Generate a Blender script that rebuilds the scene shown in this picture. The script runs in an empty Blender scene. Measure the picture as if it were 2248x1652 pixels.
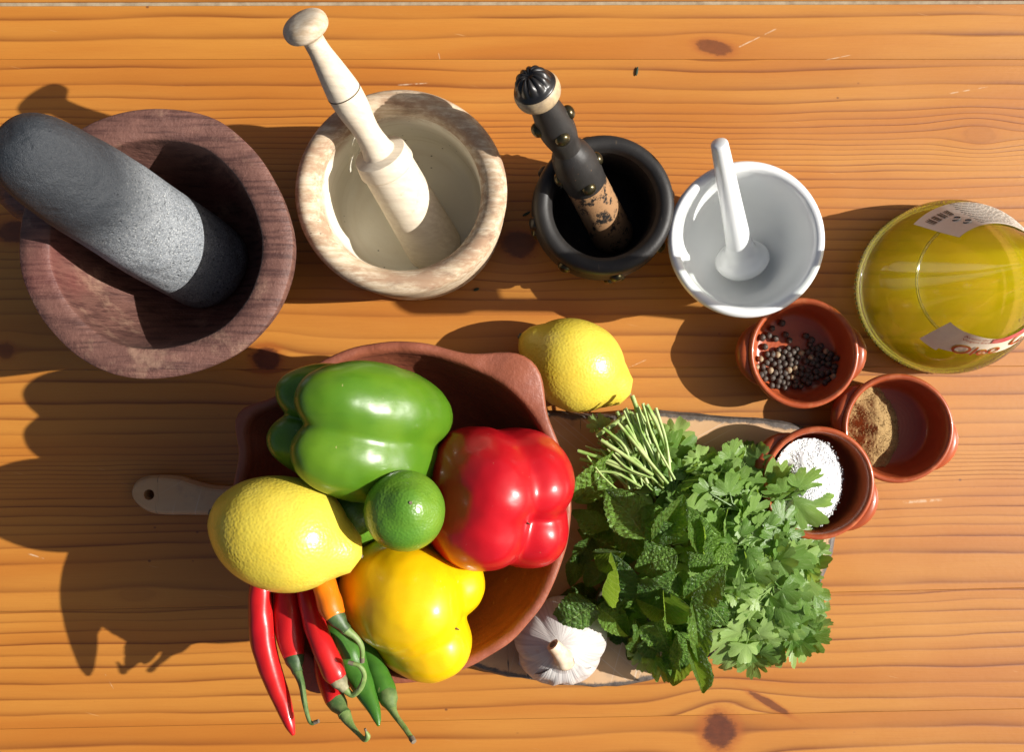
import bpy, math, random
import numpy as np
from mathutils import Vector, Matrix, noise as mnoise
from mathutils.geometry import tessellate_polygon

random.seed(7)
PI = math.pi
R = math.radians

# ------------------------------------------------------------------ camera, sky, sun, exposure
sc = bpy.context.scene
CAM_H = 0.70            # camera height above the table top, metres
PPM = 3200.0            # photo pixels (2248 wide) per metre on the table top
CX, CY = 1124.0, 826.0  # photo pixel straight below the camera

cam_d = bpy.data.cameras.new("camera")
cam = bpy.data.objects.new("camera", cam_d)
sc.collection.objects.link(cam)
cam.location = (0, 0, CAM_H)
cam.rotation_euler = (0, 0, 0)
cam_d.sensor_width = 36.0
cam_d.lens = 36.0 * CAM_H / (2248.0 / PPM)
cam_d.clip_start = 0.01
cam_d.clip_end = 50
sc.camera = cam

SUN_EL, SUN_AZ = 35.0, 90.0        # azimuth from north (+Y) clockwise: the sun stands at +X
world = bpy.data.worlds.new("World")
sc.world = world
world.use_nodes = True
wn = world.node_tree
wn.nodes.clear()
sky = wn.nodes.new("ShaderNodeTexSky")
sky.sky_type = 'NISHITA'
sky.sun_disc = False
sky.sun_elevation = R(SUN_EL)
sky.sun_rotation = R(SUN_AZ)
sky.dust_density = 5.0
sky.ozone_density = 0.3
bg = wn.nodes.new("ShaderNodeBackground")
bg.inputs["Strength"].default_value = 0.050
wo = wn.nodes.new("ShaderNodeOutputWorld")
wn.links.new(sky.outputs[0], bg.inputs[0])
wn.links.new(bg.outputs[0], wo.inputs[0])

sun_d = bpy.data.lights.new("sun", 'SUN')
sun_d.energy = 5.0
sun_d.angle = R(0.5)
sun_d.color = (1.0, 0.965, 0.91)
sun = bpy.data.objects.new("sun", sun_d)
sc.collection.objects.link(sun)
to_sun = Vector((math.cos(R(SUN_EL)), 0.0, math.sin(R(SUN_EL))))
sun.rotation_euler = to_sun.to_track_quat('Z', 'Y').to_euler()
sun.location = to_sun * 3

vs = sc.view_settings
vs.view_transform = 'Standard'
vs.look = 'None'
vs.gamma = 1.0
vs.use_curve_mapping = False
vs.exposure = 0.55
sc.render.engine = 'CYCLES'
sc.cycles.use_denoising = True
sc.cycles.max_bounces = 10
sc.cycles.transparent_max_bounces = 16
sc.cycles.volume_bounces = 4
sc.cycles.sample_clamp_indirect = 6.0
sc.cycles.caustics_refractive = False
sc.cycles.caustics_reflective = False


# ------------------------------------------------------------------ helpers: placing and meshes
def PX(x, y, z=0.0):
    """photo pixel (2248x1652 frame) seen at height z -> point in the place"""
    k = (CAM_H - z) / CAM_H / PPM
    return Vector(((x - CX) * k, -(y - CY) * k, z))


def TB(x, y, z=0.0):
    """pixel measured on the table plane -> point"""
    return Vector(((x - CX) / PPM, -(y - CY) / PPM, z))


def wid(w, z):
    """photo width in pixels at height z -> metres"""
    return w * (CAM_H - z) / CAM_H / PPM


def link(o):
    sc.collection.objects.link(o)
    return o


def thing(name, label, cat, loc=(0, 0, 0), group=None, kind=None):
    o = bpy.data.objects.new(name, None)
    o.empty_display_size = 0.02
    link(o)
    o.location = loc
    tag(o, label, cat, group, kind)
    return o


def tag(o, label=None, cat=None, group=None, kind=None):
    if label: o["label"] = label
    if cat: o["category"] = cat
    if group: o["group"] = group
    if kind: o["kind"] = kind
    return o


def root_loc(o):
    v = Vector((0, 0, 0))
    while o is not None:
        v += o.location
        o = o.parent
    return v


def make_mesh(name, verts, faces, mat, smooth=True, uvs=None, attrs=None):
    me = bpy.data.meshes.new(name)
    me.from_pydata([tuple(v) for v in verts], [], faces)
    if mat is not None:
        me.materials.append(mat)
    if smooth:
        me.shade_smooth()
        me.set_sharp_from_angle(angle=R(48))
    if uvs is not None:
        uvl = me.uv_layers.new(name="UVMap")
        li = np.empty(len(me.loops), dtype=np.int32)
        me.loops.foreach_get("vertex_index", li)
        uvl.data.foreach_set("uv", np.asarray(uvs, dtype=np.float32)[li].ravel())
    if attrs:
        for k, vals in attrs.items():
            a = me.attributes.new(k, 'FLOAT', 'POINT')
            a.data.foreach_set("value", np.asarray(vals, dtype=np.float32))
    me.update()
    return me


def build(name, verts, faces, mat, parent=None, smooth=True, uvs=None, attrs=None, origin=None):
    """mesh object from world-space vertices; sits under parent (or at origin)"""
    if parent is not None:
        off = root_loc(parent)
    else:
        off = Vector(origin) if origin is not None else Vector((0, 0, 0))
    me = make_mesh(name, [Vector(v) - off for v in verts], faces, mat, smooth, uvs, attrs)
    o = bpy.data.objects.new(name, me)
    link(o)
    if parent is not None:
        o.parent = parent
    else:
        o.location = off
    return o


def place(name, me, parent, M):
    """object that shares mesh data, at world matrix M, under parent"""
    o = bpy.data.objects.new(name, me)
    link(o)
    if parent is not None:
        o.parent = parent
        o.matrix_local = Matrix.Translation(-root_loc(parent)) @ M
    else:
        o.matrix_local = M
    return o


def catmull(pts, n=6):
    """resample a list of tuples smoothly; keeps the end points"""
    P = [np.array(p, dtype=float) for p in pts]
    out = []
    for i in range(len(P) - 1):
        p0 = P[i - 1] if i > 0 else 2 * P[0] - P[1]
        p1, p2 = P[i], P[i + 1]
        p3 = P[i + 2] if i + 2 < len(P) else 2 * P[-1] - P[-2]
        for j in range(n):
            t = j / n
            out.append(0.5 * ((2 * p1) + (-p0 + p2) * t + (2 * p0 - 5 * p1 + 4 * p2 - p3) * t * t + (-p0 + 3 * p1 - 3 * p2 + p3) * t ** 3))
    out.append(P[-1])
    return [tuple(p) for p in out]


def lathe(prof, n=72, rf=None):
    """prof: (r, z) list; rf(theta, r, z, i) -> (r, z) for uneven pieces"""
    verts, faces, rings = [], [], []
    for i, (r, z) in enumerate(prof):
        if abs(r) < 1e-6:
            rings.append([len(verts)])
            verts.append(Vector((0, 0, z)))
        else:
            ring = []
            for k in range(n):
                th = 2 * PI * k / n
                rr, zz = (r, z) if rf is None else rf(th, r, z, i)
                ring.append(len(verts))
                verts.append(Vector((rr * math.cos(th), rr * math.sin(th), zz)))
            rings.append(ring)
    for a, b in zip(rings[:-1], rings[1:]):
        for k in range(n):
            k2 = (k + 1) % n
            if len(a) == 1 and len(b) == 1:
                continue
            if len(a) == 1:
                faces.append((a[0], b[k2], b[k]))
            elif len(b) == 1:
                faces.append((a[k], a[k2], b[0]))
            else:
                faces.append((a[k], a[k2], b[k2], b[k]))
    return verts, faces


def axis_matrix(A, d, up=Vector((0, 0, 1))):
    """local z -> d, local x -> the part of up square to d"""
    d = Vector(d).normalized()
    ex = up - up.dot(d) * d
    if ex.length < 1e-4:
        ex = Vector((1, 0, 0)) - d.x * d
    ex.normalize()
    ey = d.cross(ex)
    M = Matrix((ex, ey, d)).transposed().to_4x4()
    M.translation = A
    return M


def frame_matrix(P, xdir, zhint):
    x = Vector(xdir).normalized()
    z = Vector(zhint) - Vector(zhint).dot(x) * x
    if z.length < 1e-4:
        z = Vector((0, 0, 1)) - x.z * x
    z.normalize()
    y = z.cross(x)
    M = Matrix((x, y, z)).transposed().to_4x4()
    M.translation = P
    return M


def tube(pts, radii, n=12, cap=True, flat=1.0, bump=0.0, seed=0.0):
    """tube through 3-D points with a radius at each; flat squeezes the section's height"""
    P = [Vector(p) for p in pts]
    verts, faces, rings = [], [], []
    prev = None
    for i, p in enumerate(P):
        t = (P[min(i + 1, len(P) - 1)] - P[max(i - 1, 0)]).normalized()
        if prev is None:
            h = Vector((0, 0, 1)) if abs(t.z) < 0.9 else Vector((1, 0, 0))
            nx = h.cross(t).normalized()
        else:
            nx = (prev - prev.dot(t) * t).normalized()
        prev = nx
        ny = t.cross(nx)
        ring = []
        for k in range(n):
            a = 2 * PI * k / n
            r = radii[i]
            if bump:
                r *= 1 + bump * mnoise.noise(Vector((p.x * 90 + math.cos(a), p.y * 90 + math.sin(a), p.z * 90 + seed)))
            ring.append(len(verts))
            verts.append(p + nx * (r * math.cos(a)) + ny * (r * flat * math.sin(a)))
        rings.append(ring)
    for a, b in zip(rings[:-1], rings[1:]):
        for k in range(n):
            k2 = (k + 1) % n
            faces.append((a[k], a[k2], b[k2], b[k]))
    if cap:
        faces.append(tuple(reversed(rings[0])))
        faces.append(tuple(rings[-1]))
    return verts, faces


def xf(M, verts):
    return [M @ Vector(v) for v in verts]


def prof_on_axis(A, B, rows):
    """rows: (px, py, width px) along a leaning rod from A to B -> [(r, s)] with s in metres from A"""
    A, B = Vector(A), Vector(B)
    L = (B - A).length
    out = []
    for (x, y, w) in rows:
        best, bt = 1e9, 0
        for i in range(-60, 461):
            t = i / 400
            p = A + (B - A) * t
            k = CAM_H / (CAM_H - p.z) * PPM
            d = (p.x * k + CX - x) ** 2 + (-p.y * k + CY - y) ** 2
            if d < best:
                best, bt = d, t
        z = A.z + (B.z - A.z) * bt
        out.append((wid(w, z) / 2, bt * L))
    return out


def smooth01(x):
    x = max(0.0, min(1.0, x))
    return x * x * (3 - 2 * x)


# ------------------------------------------------------------------ helpers: node materials
def srgb(r, g, b):
    f = lambda c: (c / 255 / 12.92) if c <= 10 else ((c / 255 + 0.055) / 1.055) ** 2.4
    return (f(r), f(g), f(b), 1.0)


class E:
    """a socket with arithmetic, so that node maths reads as maths"""
    def __init__(s, m, sock):
        s.m, s.sock = m, sock

    def _op(s, op, other=None, third=None):
        n = s.m.nt.nodes.new("ShaderNodeMath")
        n.operation = op
        for i, v in enumerate((s, other, third)):
            if v is None:
                continue
            if isinstance(v, E):
                s.m.nt.links.new(v.sock, n.inputs[i])
            else:
                n.inputs[i].default_value = float(v)
        return E(s.m, n.outputs[0])

    def __add__(s, o): return s._op('ADD', o)
    def __sub__(s, o): return s._op('SUBTRACT', o)
    def __mul__(s, o): return s._op('MULTIPLY', o)
    def __truediv__(s, o): return s._op('DIVIDE', o)
    def __pow__(s, o): return s._op('POWER', o)
    __radd__ = __add__
    __rmul__ = __mul__
    def rsub(s, c): return s.m.val(c) - s
    def fract(s): return s._op('FRACT')
    def abs(s): return s._op('ABSOLUTE')
    def exp(s): return s._op('EXPONENT')
    def sin(s): return s._op('SINE')
    def sqrt(s): return s._op('SQRT')
    def max(s, o): return s._op('MAXIMUM', o)
    def min(s, o): return s._op('MINIMUM', o)
    def clamp(s): return s.max(0.0).min(1.0)

    def step(s, a, b):
        """smooth step from a to b"""
        n = s.m.nt.nodes.new("ShaderNodeMapRange")
        n.interpolation_type = 'SMOOTHSTEP'
        n.inputs["From Min"].default_value = a
        n.inputs["From Max"].default_value = b
        s.m.nt.links.new(s.sock, n.inputs["Value"])
        return E(s.m, n.outputs[0])


class Mat:
    def __init__(s, name):
        s.mat = bpy.data.materials.new(name)
        s.mat.use_nodes = True
        s.nt = s.mat.node_tree
        s.nt.nodes.clear()
        s.out = s.nt.nodes.new("ShaderNodeOutputMaterial")
        s._co = None

    def new(s, t): return s.nt.nodes.new(t)

    def val(s, v):
        n = s.new("ShaderNodeValue"); n.outputs[0].default_value = v
        return E(s, n.outputs[0])

    def lk(s, a, b):
        s.nt.links.new(a.sock if isinstance(a, E) else a, b)

    def setin(s, sock, v):
        if isinstance(v, E):
            s.lk(v, sock)
        elif isinstance(v, (int, float)):
            if sock.type == 'RGBA': sock.default_value = (v, v, v, 1)
            else: sock.default_value = v
        else:
            sock.default_value = v if len(v) == len(sock.default_value) else tuple(v)[:len(sock.default_value)]

    def co(s, kind="Object"):
        if s._co is None:
            s._co = s.new("ShaderNodeTexCoord")
        return E(s, s._co.outputs[kind])

    def xyz(s, v):
        n = s.new("ShaderNodeSeparateXYZ"); s.lk(v, n.inputs[0])
        return [E(s, o) for o in n.outputs]

    def vec(s, x, y, z=0.0):
        n = s.new("ShaderNodeCombineXYZ")
        for i, v in enumerate((x, y, z)): s.setin(n.inputs[i], v)
        return E(s, n.outputs[0])

    def scale(s, v, sx, sy, sz):
        n = s.new("ShaderNodeVectorMath"); n.operation = 'MULTIPLY'
        s.lk(v, n.inputs[0]); n.inputs[1].default_value = (sx, sy, sz)
        return E(s, n.outputs[0])

    def noise(s, scale, detail=3.0, rough=0.55, v=None, dist=0.0):
        n = s.new("ShaderNodeTexNoise")
        n.inputs["Scale"].default_value = scale
        n.inputs["Detail"].default_value = detail
        n.inputs["Roughness"].default_value = rough
        n.inputs["Distortion"].default_value = dist
        s.lk(v if v is not None else s.co(), n.inputs["Vector"])
        return E(s, n.outputs[0])

    def voronoi(s, scale, v=None, feature='F1', rnd=1.0):
        n = s.new("ShaderNodeTexVoronoi")
        n.feature = feature
        n.inputs["Scale"].default_value = scale
        n.inputs["Randomness"].default_value = rnd
        s.lk(v if v is not None else s.co(), n.inputs["Vector"])
        return E(s, n.outputs["Distance"])

    def ramp(s, fac, stops, interp='LINEAR'):
        n = s.new("ShaderNodeValToRGB")
        cr = n.color_ramp
        cr.interpolation = interp
        while len(cr.elements) > 1: cr.elements.remove(cr.elements[-1])
        for i, (p, c) in enumerate(stops):
            e = cr.elements[0] if i == 0 else cr.elements.new(p)
            e.position = p
            e.color = c if not isinstance(c, (int, float)) else (c, c, c, 1)
        s.setin(n.inputs[0], fac)
        return E(s, n.outputs[0])

    def mix(s, f, a, b, mode='MIX'):
        n = s.new("ShaderNodeMix"); n.data_type = 'RGBA'; n.blend_type = mode
        s.setin(n.inputs["Factor"], f)
        s.setin(n.inputs[6], a); s.setin(n.inputs[7], b)
        return E(s, n.outputs[2])

    def attr(s, name):
        n = s.new("ShaderNodeAttribute"); n.attribute_name = name
        return E(s, n.outputs["Fac"])

    def rand(s):
        n = s.new("ShaderNodeObjectInfo")
        return E(s, n.outputs["Random"])

    def hsv(s, c, h=0.5, sat=1.0, v=1.0):
        n = s.new("ShaderNodeHueSaturation")
        s.setin(n.inputs["Hue"], h); s.setin(n.inputs["Saturation"], sat); s.setin(n.inputs["Value"], v)
        s.setin(n.inputs["Color"], c)
        return E(s, n.outputs[0])

    def bump(s, height, strength=0.5, dist=0.001, normal=None):
        n = s.new("ShaderNodeBump")
        n.inputs["Strength"].default_value = strength
        n.inputs["Distance"].default_value = dist
        s.lk(height, n.inputs["Height"])
        if normal is not None: s.lk(normal, n.inputs["Normal"])
        return E(s, n.outputs[0])

    def pbsdf(s, color, rough=0.5, normal=None, **kw):
        n = s.new("ShaderNodeBsdfPrincipled")
        s.setin(n.inputs["Base Color"], color)
        s.setin(n.inputs["Roughness"], rough)
        if normal is not None: s.lk(normal, n.inputs["Normal"])
        for k, v in kw.items(): s.setin(n.inputs[k.replace("_", " ")], v)
        return E(s, n.outputs[0])

    def mixsh(s, f, a, b):
        n = s.new("ShaderNodeMixShader")
        s.setin(n.inputs[0], f); s.lk(a, n.inputs[1]); s.lk(b, n.inputs[2])
        return E(s, n.outputs[0])

    def done(s, sh):
        s.lk(sh, s.out.inputs["Surface"])
        return s.mat


# ------------------------------------------------------------------ materials
KNOTS = [  # photo pixel x, y, radius x, radius y, darkness, tilt
    (1580, 1606, 36, 40, 1.0, 0.0), (585, 788, 31, 27, 1.0, 0.0), (1140, 536, 38, 30, 0.9, 0.0),
    (1568, 104, 40, 16, 0.75, 0.15), (1690, 1546, 46, 9, 0.8, 0.55), (2150, 296, 34, 20, 0.25, 0.0),
    (30, 508, 36, 24, 0.9, 0.0), (300, 1306, 40, 14, 0.2, 0.0), (12, 770, 20, 18, 0.5, 0.0),
]
SCRATCHES = [(868, 187, 942, 182, 1.6), (1620, 104, 1706, 62, 1.3), (2080, 206, 2170, 190, 1.5), (962, 112, 966, 132, 1.2),
             (1980, 1104, 2070, 1098, 3.0), (60, 1216, 98, 1228, 1.3), (230, 1480, 250, 1515, 1.0), (1810, 132, 1870, 120, 1.1),
             (1200, 470, 1205, 492, 1.0), (1352, 820, 1420, 790, 0.8)]


def pine(name, v0, v1, lines, slope, seed, tone=0.0):
    """varnished orange pine with the plank's own growth lines (photo rows, 2248 frame)"""
    m = Mat(name)
    x, y, z = m.xyz(m.co())
    u = x * PPM + CX
    v = y * (-PPM) + CY
    vs_ = v + (u - CX) * slope
    wob = m.noise(1.0, 2.0, 0.5, m.vec(u * 0.0016, v * 0.006, seed)) - 0.5
    wob2 = m.noise(1.0, 3.0, 0.6, m.vec(u * 0.007, v * 0.03, seed + 3.0)) - 0.5
    vd = vs_ + wob * 36.0 + wob2 * 3.0
    kn = halo = kedge = None
    for (kx, ky, rx, ry, dark, tilt) in KNOTS:
        if not (v0 - 120 < ky < v1 + 120):
            continue
        dv = v - ky
        du = u - kx
        g = ((du / (rx * 2.6)) ** 2.0 + (dv / (ry * 2.0)) ** 2.0) * (-1.0)
        vd = vd - dv * g.exp() * 0.85
        if v0 - 10 < ky < v1 + 10:
            dt = dv - du * tilt
            nn = m.noise(1.0, 2.0, 0.6, m.vec(du * 0.03, dv * 0.05, ky)) - 0.5
            n3 = m.noise(1.0, 3.0, 0.7, m.vec(du * 0.09, dv * 0.16, ky + 7.0)) - 0.5
            rr = ((du / rx) ** 2.0 + (dt / ry) ** 2.0).sqrt() + nn * 0.6 + n3 * 0.45
            k = (rr.step(0.74, 1.06).rsub(1.0)) * (dark if dark > 0.4 else dark * 0.3)
            kn = k if kn is None else kn.max(k)
            hl_ = (rr.step(0.9, 1.75).rsub(1.0)) * (dark * 0.75)
            halo = hl_ if halo is None else halo.max(hl_)
            ed = ((rr - 0.92) / 0.13)
            eg = (ed * ed * (-1.0)).exp() * dark
            kedge = eg if kedge is None else kedge.max(eg)
    t = (vd - v0) / (v1 - v0)
    fc = m.new("ShaderNodeFloatCurve")
    c = fc.mapping.curves[0]
    ys = [v0] + [l for l in lines if v0 < l < v1] + [v1]
    N = len(ys) - 1
    pts = [((yy - v0) / (v1 - v0), i / N) for i, yy in enumerate(ys)]
    c.points[0].location = pts[0]
    c.points[1].location = pts[-1]
    for p in pts[1:-1]:
        c.points.new(*p)
    for p in c.points: p.handle_type = 'AUTO'
    fc.mapping.update()
    m.setin(fc.inputs["Value"], t.clamp())
    ph = E(m, fc.outputs[0]) * float(N)
    f = ph.fract()
    late = (f ** 5.0).max(f ** 1.6 * 0.34)
    lead = (f / 0.09).rsub(1.0).clamp()
    strength = m.noise(1.0, 2.0, 0.5, m.vec(u * 0.002, ph * 0.9, seed + 9.0)).step(0.3, 0.72) * 0.75 + 0.35
    line = late.max(lead) * strength
    fib = m.noise(1.0, 4.0, 0.65, m.vec(u * 0.012, v * 0.55, seed))
    broad = m.noise(1.0, 2.0, 0.5, m.vec(u * 0.0011, vd * 0.011, seed + 5.0))
    light = m.mix(broad.step(0.3, 0.7), (0.490 + tone, 0.205 + tone * 0.5, 0.032, 1), (0.425 + tone, 0.148 + tone * 0.4, 0.018, 1))
    col = m.mix(line * 0.84, light, (0.140, 0.030, 0.004, 1))
    col = m.mix(fib.step(0.35, 0.75) * 0.22, col, (0.34, 0.10, 0.014, 1))
    if kn is not None:
        kcol = m.mix(m.noise(1.0, 3.0, 0.6, m.vec(u * 0.05, v * 0.09, seed)), (0.034, 0.008, 0.003, 1), (0.15, 0.032, 0.008, 1))
        col = m.mix(halo, col, (0.33, 0.085, 0.012, 1))
        col = m.mix(kn * 0.92, col, kcol)
        col = m.mix(kedge * 0.3, col, (0.030, 0.007, 0.003, 1))
    # pin marks and small dents
    pin = m.voronoi(1.0, m.vec(u * 0.0125, v * 0.016, seed)).step(0.025, 0.06).rsub(1.0)
    gate = m.noise(1.0, 1.0, 0.5, m.vec(u * 0.002, v * 0.004, seed + 31)).step(0.46, 0.58)
    col = m.mix(pin * gate * 0.75, col, (0.10, 0.03, 0.012, 1))
    sm = None
    for (xa, ya, xb, yb, w) in SCRATCHES:
        if not (v0 - 5 < (ya + yb) / 2 < v1 + 5): continue
        L = math.hypot(xb - xa, yb - ya)
        ax, ay = (xb - xa) / L, (yb - ya) / L
        du, dv = u - xa, v - ya
        along = du * ax + dv * ay
        across = (dv * ax - du * ay).abs() + wob2 * 3.0
        s_ = across.step(w * 0.5, w * 1.5).rsub(1.0) * along.step(0, 6) * along.step(L - 6, L).rsub(1.0)
        sm = s_ if sm is None else sm.max(s_)
    if sm is not None:
        col = m.mix(sm * m.noise(1.0, 2.0, 0.6, m.vec(u * 0.06, v * 0.06, 3.0)).step(0.35, 0.65) * 0.6, col, (0.62, 0.48, 0.33, 1))
    fade = m.noise(5.0, 4.0, 0.6, m.co()).step(0.52, 0.78)
    col = m.mix(fade * 0.16, col, (0.66, 0.36, 0.12, 1))
    scuff = m.noise(1.0, 2.0, 0.5, m.vec(u * 0.011 + v * 0.004, v * 0.21 - u * 0.05, seed + 17.0)).step(0.74, 0.79)
    col = m.mix(scuff * 0.25, col, (0.66, 0.42, 0.20, 1))
    smear = m.noise(9.0, 4.0, 0.6, m.co())
    rough = smear * 0.22 + 0.34
    h = fib * 0.35 - line * 0.6 + m.noise(260.0, 2.0, 0.5) * 0.25
    nrm = m.bump(h, 0.35, 0.0006)
    return m.done(m.pbsdf(col, rough, nrm, Coat_Weight=0.12, Coat_Roughness=0.2))


def wood_brown():
    m = Mat("dark_red_wood")
    co = m.co()
    g = m.noise(1.0, 4.0, 0.65, m.scale(co, 60, 60, 9))
    g2 = m.noise(1.0, 3.0, 0.6, m.scale(co, 30, 420, 60))
    spots = m.noise(38.0, 5.0, 0.7)
    col = m.mix(g, (0.062, 0.024, 0.018, 1), (0.225, 0.105, 0.078, 1))
    col = m.mix(g2.step(0.42, 0.68) * 0.75, col, (0.042, 0.014, 0.012, 1))
    col = m.mix(spots.step(0.54, 0.70) * 0.6, col, (0.30, 0.18, 0.12, 1))
    red = m.noise(14.0, 2.0)
    col = m.mix(red.step(0.5, 0.75) * 0.5, col, (0.17, 0.036, 0.032, 1))
    return m.done(m.pbsdf(col, 0.62, m.bump(g2 * 1.0 + spots * 0.8 + m.noise(400.0, 3.0, 0.7) * 0.5, 0.8, 0.0012)))


def wood_pale(name="pale_turned_wood", rim=True):
    m = Mat(name)
    co = m.co()
    x, y, z = m.xyz(co)
    g = m.noise(1.0, 4.0, 0.65, m.scale(co, 26, 330, 200))
    blot = m.noise(1.0, 5.0, 0.7, m.scale(co, 26, 60, 60))
    col = m.mix(g.step(0.3, 0.68), (0.67, 0.57, 0.42, 1), (0.46, 0.34, 0.215, 1))
    if rim:
        up = z.step(0.066, 0.086)
        st = m.noise(1.0, 5.0, 0.75, m.scale(co, 30, 90, 120))
        col = m.mix(up * st.step(0.40, 0.62) * 0.85, col, (0.34, 0.205, 0.125, 1))
        col = m.mix(up * blot.step(0.52, 0.68) * 0.7, col, (0.19, 0.12, 0.08, 1))
        fl = m.voronoi(190.0, m.scale(co, 1.0, 1.6, 1.0)).step(0.05, 0.16).rsub(1.0)
        fg = m.noise(30.0, 2.0).step(0.55, 0.63)
        col = m.mix(fl * fg * 0.85, col, (0.07, 0.05, 0.03, 1))
        col = m.mix(m.noise(11.0, 3.0).step(0.5, 0.8) * 0.35, col, (0.40, 0.33, 0.21, 1))
    else:
        col = m.mix(blot.step(0.55, 0.8) * 0.35, col, (0.36, 0.22, 0.11, 1))
        col = m.mix(0.55, col, (0.74, 0.66, 0.53, 1))
        col = m.mix(z.step(0.125, 0.150) * blot.step(0.38, 0.62) * 0.75, col, (0.37, 0.25, 0.14, 1))
        col = m.mix(m.noise(60.0, 5.0, 0.75).step(0.62, 0.70) * 0.35, col, (0.40, 0.27, 0.15, 1))
    return m.done(m.pbsdf(col, 0.85, m.bump(g * 0.9 + blot * 0.7, 0.5, 0.0010), Specular_IOR_Level=0.2))


def hollow_wood():
    m = Mat("worn_mortar_hollow")
    co = m.co()
    x, y, z = m.xyz(co)
    a = m.noise(20.0, 4.0, 0.6)
    ring = m.noise(1.0, 3.0, 0.6, m.vec(x * 12.0, y * 12.0, z * 260.0))
    col = m.mix(a, (0.80, 0.765, 0.655, 1), (0.70, 0.65, 0.52, 1))
    col = m.mix(ring.step(0.5, 0.75) * 0.4, col, (0.55, 0.45, 0.30, 1))
    fl = m.voronoi(170.0, m.scale(co, 1.0, 1.7, 1.0)).step(0.06, 0.15).rsub(1.0)
    col = m.mix(fl * m.noise(36.0, 2.0).step(0.54, 0.60) * 0.9, col, (0.05, 0.045, 0.03, 1))
    edge = z.step(0.068, 0.083)
    col = m.mix(edge * m.noise(40.0, 4.0, 0.7).step(0.35, 0.6) * 0.7, col, (0.34, 0.20, 0.10, 1))
    return m.done(m.pbsdf(col, 0.85, m.bump(a + ring * 0.5 + m.noise(300.0, 3.0) * 0.5, 0.4, 0.0009), Specular_IOR_Level=0.2))


def black_wood(worn=0.0):
    m = Mat("black_stained_wood_%d" % int(worn * 10))
    co = m.co()
    g = m.noise(1.0, 4.0, 0.6, m.scale(co, 90, 90, 26))
    w = m.noise(1.0, 6.0, 0.75, m.scale(co, 150, 110, 90))
    col = m.mix(g, (0.010, 0.0095, 0.0092, 1), (0.030, 0.027, 0.025, 1))
    lo, hi = 0.72 - worn * 0.30, 0.77 - worn * 0.27
    mask = w.step(lo, hi)
    col = m.mix(mask * 0.9, col, (0.36, 0.20, 0.095, 1))
    sc_ = m.noise(1.0, 3.0, 0.6, m.scale(co, 500, 60, 500)).step(0.68, 0.76)
    col = m.mix(sc_ * 0.3, col, (0.22, 0.15, 0.09, 1))
    return m.done(m.pbsdf(col, m.noise(40.0, 3.0) * 0.25 + 0.38, m.bump(g * 0.5 + w * 0.5, 0.45, 0.0008), Specular_IOR_Level=0.35))


def stone():
    m = Mat("grey_basalt")
    a = m.noise(1050.0, 4.0, 0.75)
    b = m.noise(28.0, 3.0, 0.6)
    sp = m.voronoi(620.0)
    x, y, z = m.xyz(m.co())
    col = m.mix(b, (0.135, 0.152, 0.172, 1), (0.275, 0.292, 0.305, 1))
    col = m.mix(a.step(0.50, 0.62) * 0.8, col, (0.44, 0.455, 0.46, 1))
    col = m.mix(sp.step(0.08, 0.3).rsub(1.0) * m.noise(210.0, 2.0).step(0.45, 0.6) * 0.9, col, (0.62, 0.62, 0.58, 1))
    col = m.mix(m.noise(700.0, 3.0, 0.7).step(0.54, 0.64) * 0.8, col, (0.055, 0.06, 0.066, 1))
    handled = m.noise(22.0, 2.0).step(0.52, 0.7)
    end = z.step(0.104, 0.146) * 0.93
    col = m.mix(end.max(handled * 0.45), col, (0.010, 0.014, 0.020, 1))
    pit = m.voronoi(150.0).step(0.02, 0.16) * m.noise(40.0, 2.0).step(0.4, 0.6) + a * 0.6 + m.noise(300.0, 3.0, 0.7) * 0.7
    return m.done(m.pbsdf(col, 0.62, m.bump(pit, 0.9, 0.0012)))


def porcelain():
    m = Mat("white_porcelain")
    n = m.noise(14.0, 3.0)
    col = m.mix(n * 0.3, (0.80, 0.81, 0.80, 1), (0.74, 0.74, 0.71, 1))
    return m.done(m.pbsdf(col, 0.18, m.bump(n, 0.05, 0.001), Coat_Weight=0.4, Coat_Roughness=0.05))


def terracotta():
    m = Mat("glazed_terracotta")
    n = m.noise(60.0, 4.0, 0.6)
    x, y, z = m.xyz(m.co())
    r = (x * x + y * y).sqrt()
    rings = (r * 2400.0 + n * 2.0).sin()
    col = m.mix(n, (0.40, 0.088, 0.027, 1), (0.30, 0.052, 0.018, 1))
    pt = m.noise(22.0, 3.0, 0.6, m.vec(x, y, m.rand() * 9.0))
    col = m.mix(pt.step(0.5, 0.7) * 0.45, col, (0.22, 0.036, 0.014, 1))
    up_ = z.step(0.029, 0.032) * m.noise(130.0, 4.0, 0.7).step(0.5, 0.66)
    col = m.mix(up_ * 0.4, col, (0.50, 0.17, 0.07, 1))
    col = m.hsv(col, 0.5, 1.0, m.rand() * 0.22 + 0.88)
    return m.done(m.pbsdf(col, 0.34, m.bump(rings * 0.12 + n * 0.6, 0.18, 0.0008), Coat_Weight=0.22, Coat_Roughness=0.07, Specular_IOR_Level=0.35))


def clay():
    m = Mat("burnished_brown_clay")
    n = m.noise(26.0, 5.0, 0.65)
    f = m.noise(240.0, 4.0, 0.65)
    br = m.noise(1.0, 3.0, 0.6, m.scale(m.co(), 40, 40, 260))
    col = m.mix(n, (0.20, 0.056, 0.031, 1), (0.32, 0.100, 0.050, 1))
    col = m.mix(br.step(0.4, 0.8) * 0.5, col, (0.15, 0.048, 0.033, 1))
    ch = m.noise(120.0, 3.0).step(0.70, 0.74)
    col = m.mix(ch * 0.6, col, (0.38, 0.16, 0.09, 1))
    return m.done(m.pbsdf(col, f * 0.3 + 0.34, m.bump(br * 0.7 + f * 0.7 + n * 0.6, 0.6, 0.0012), Specular_IOR_Level=0.4))


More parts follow.
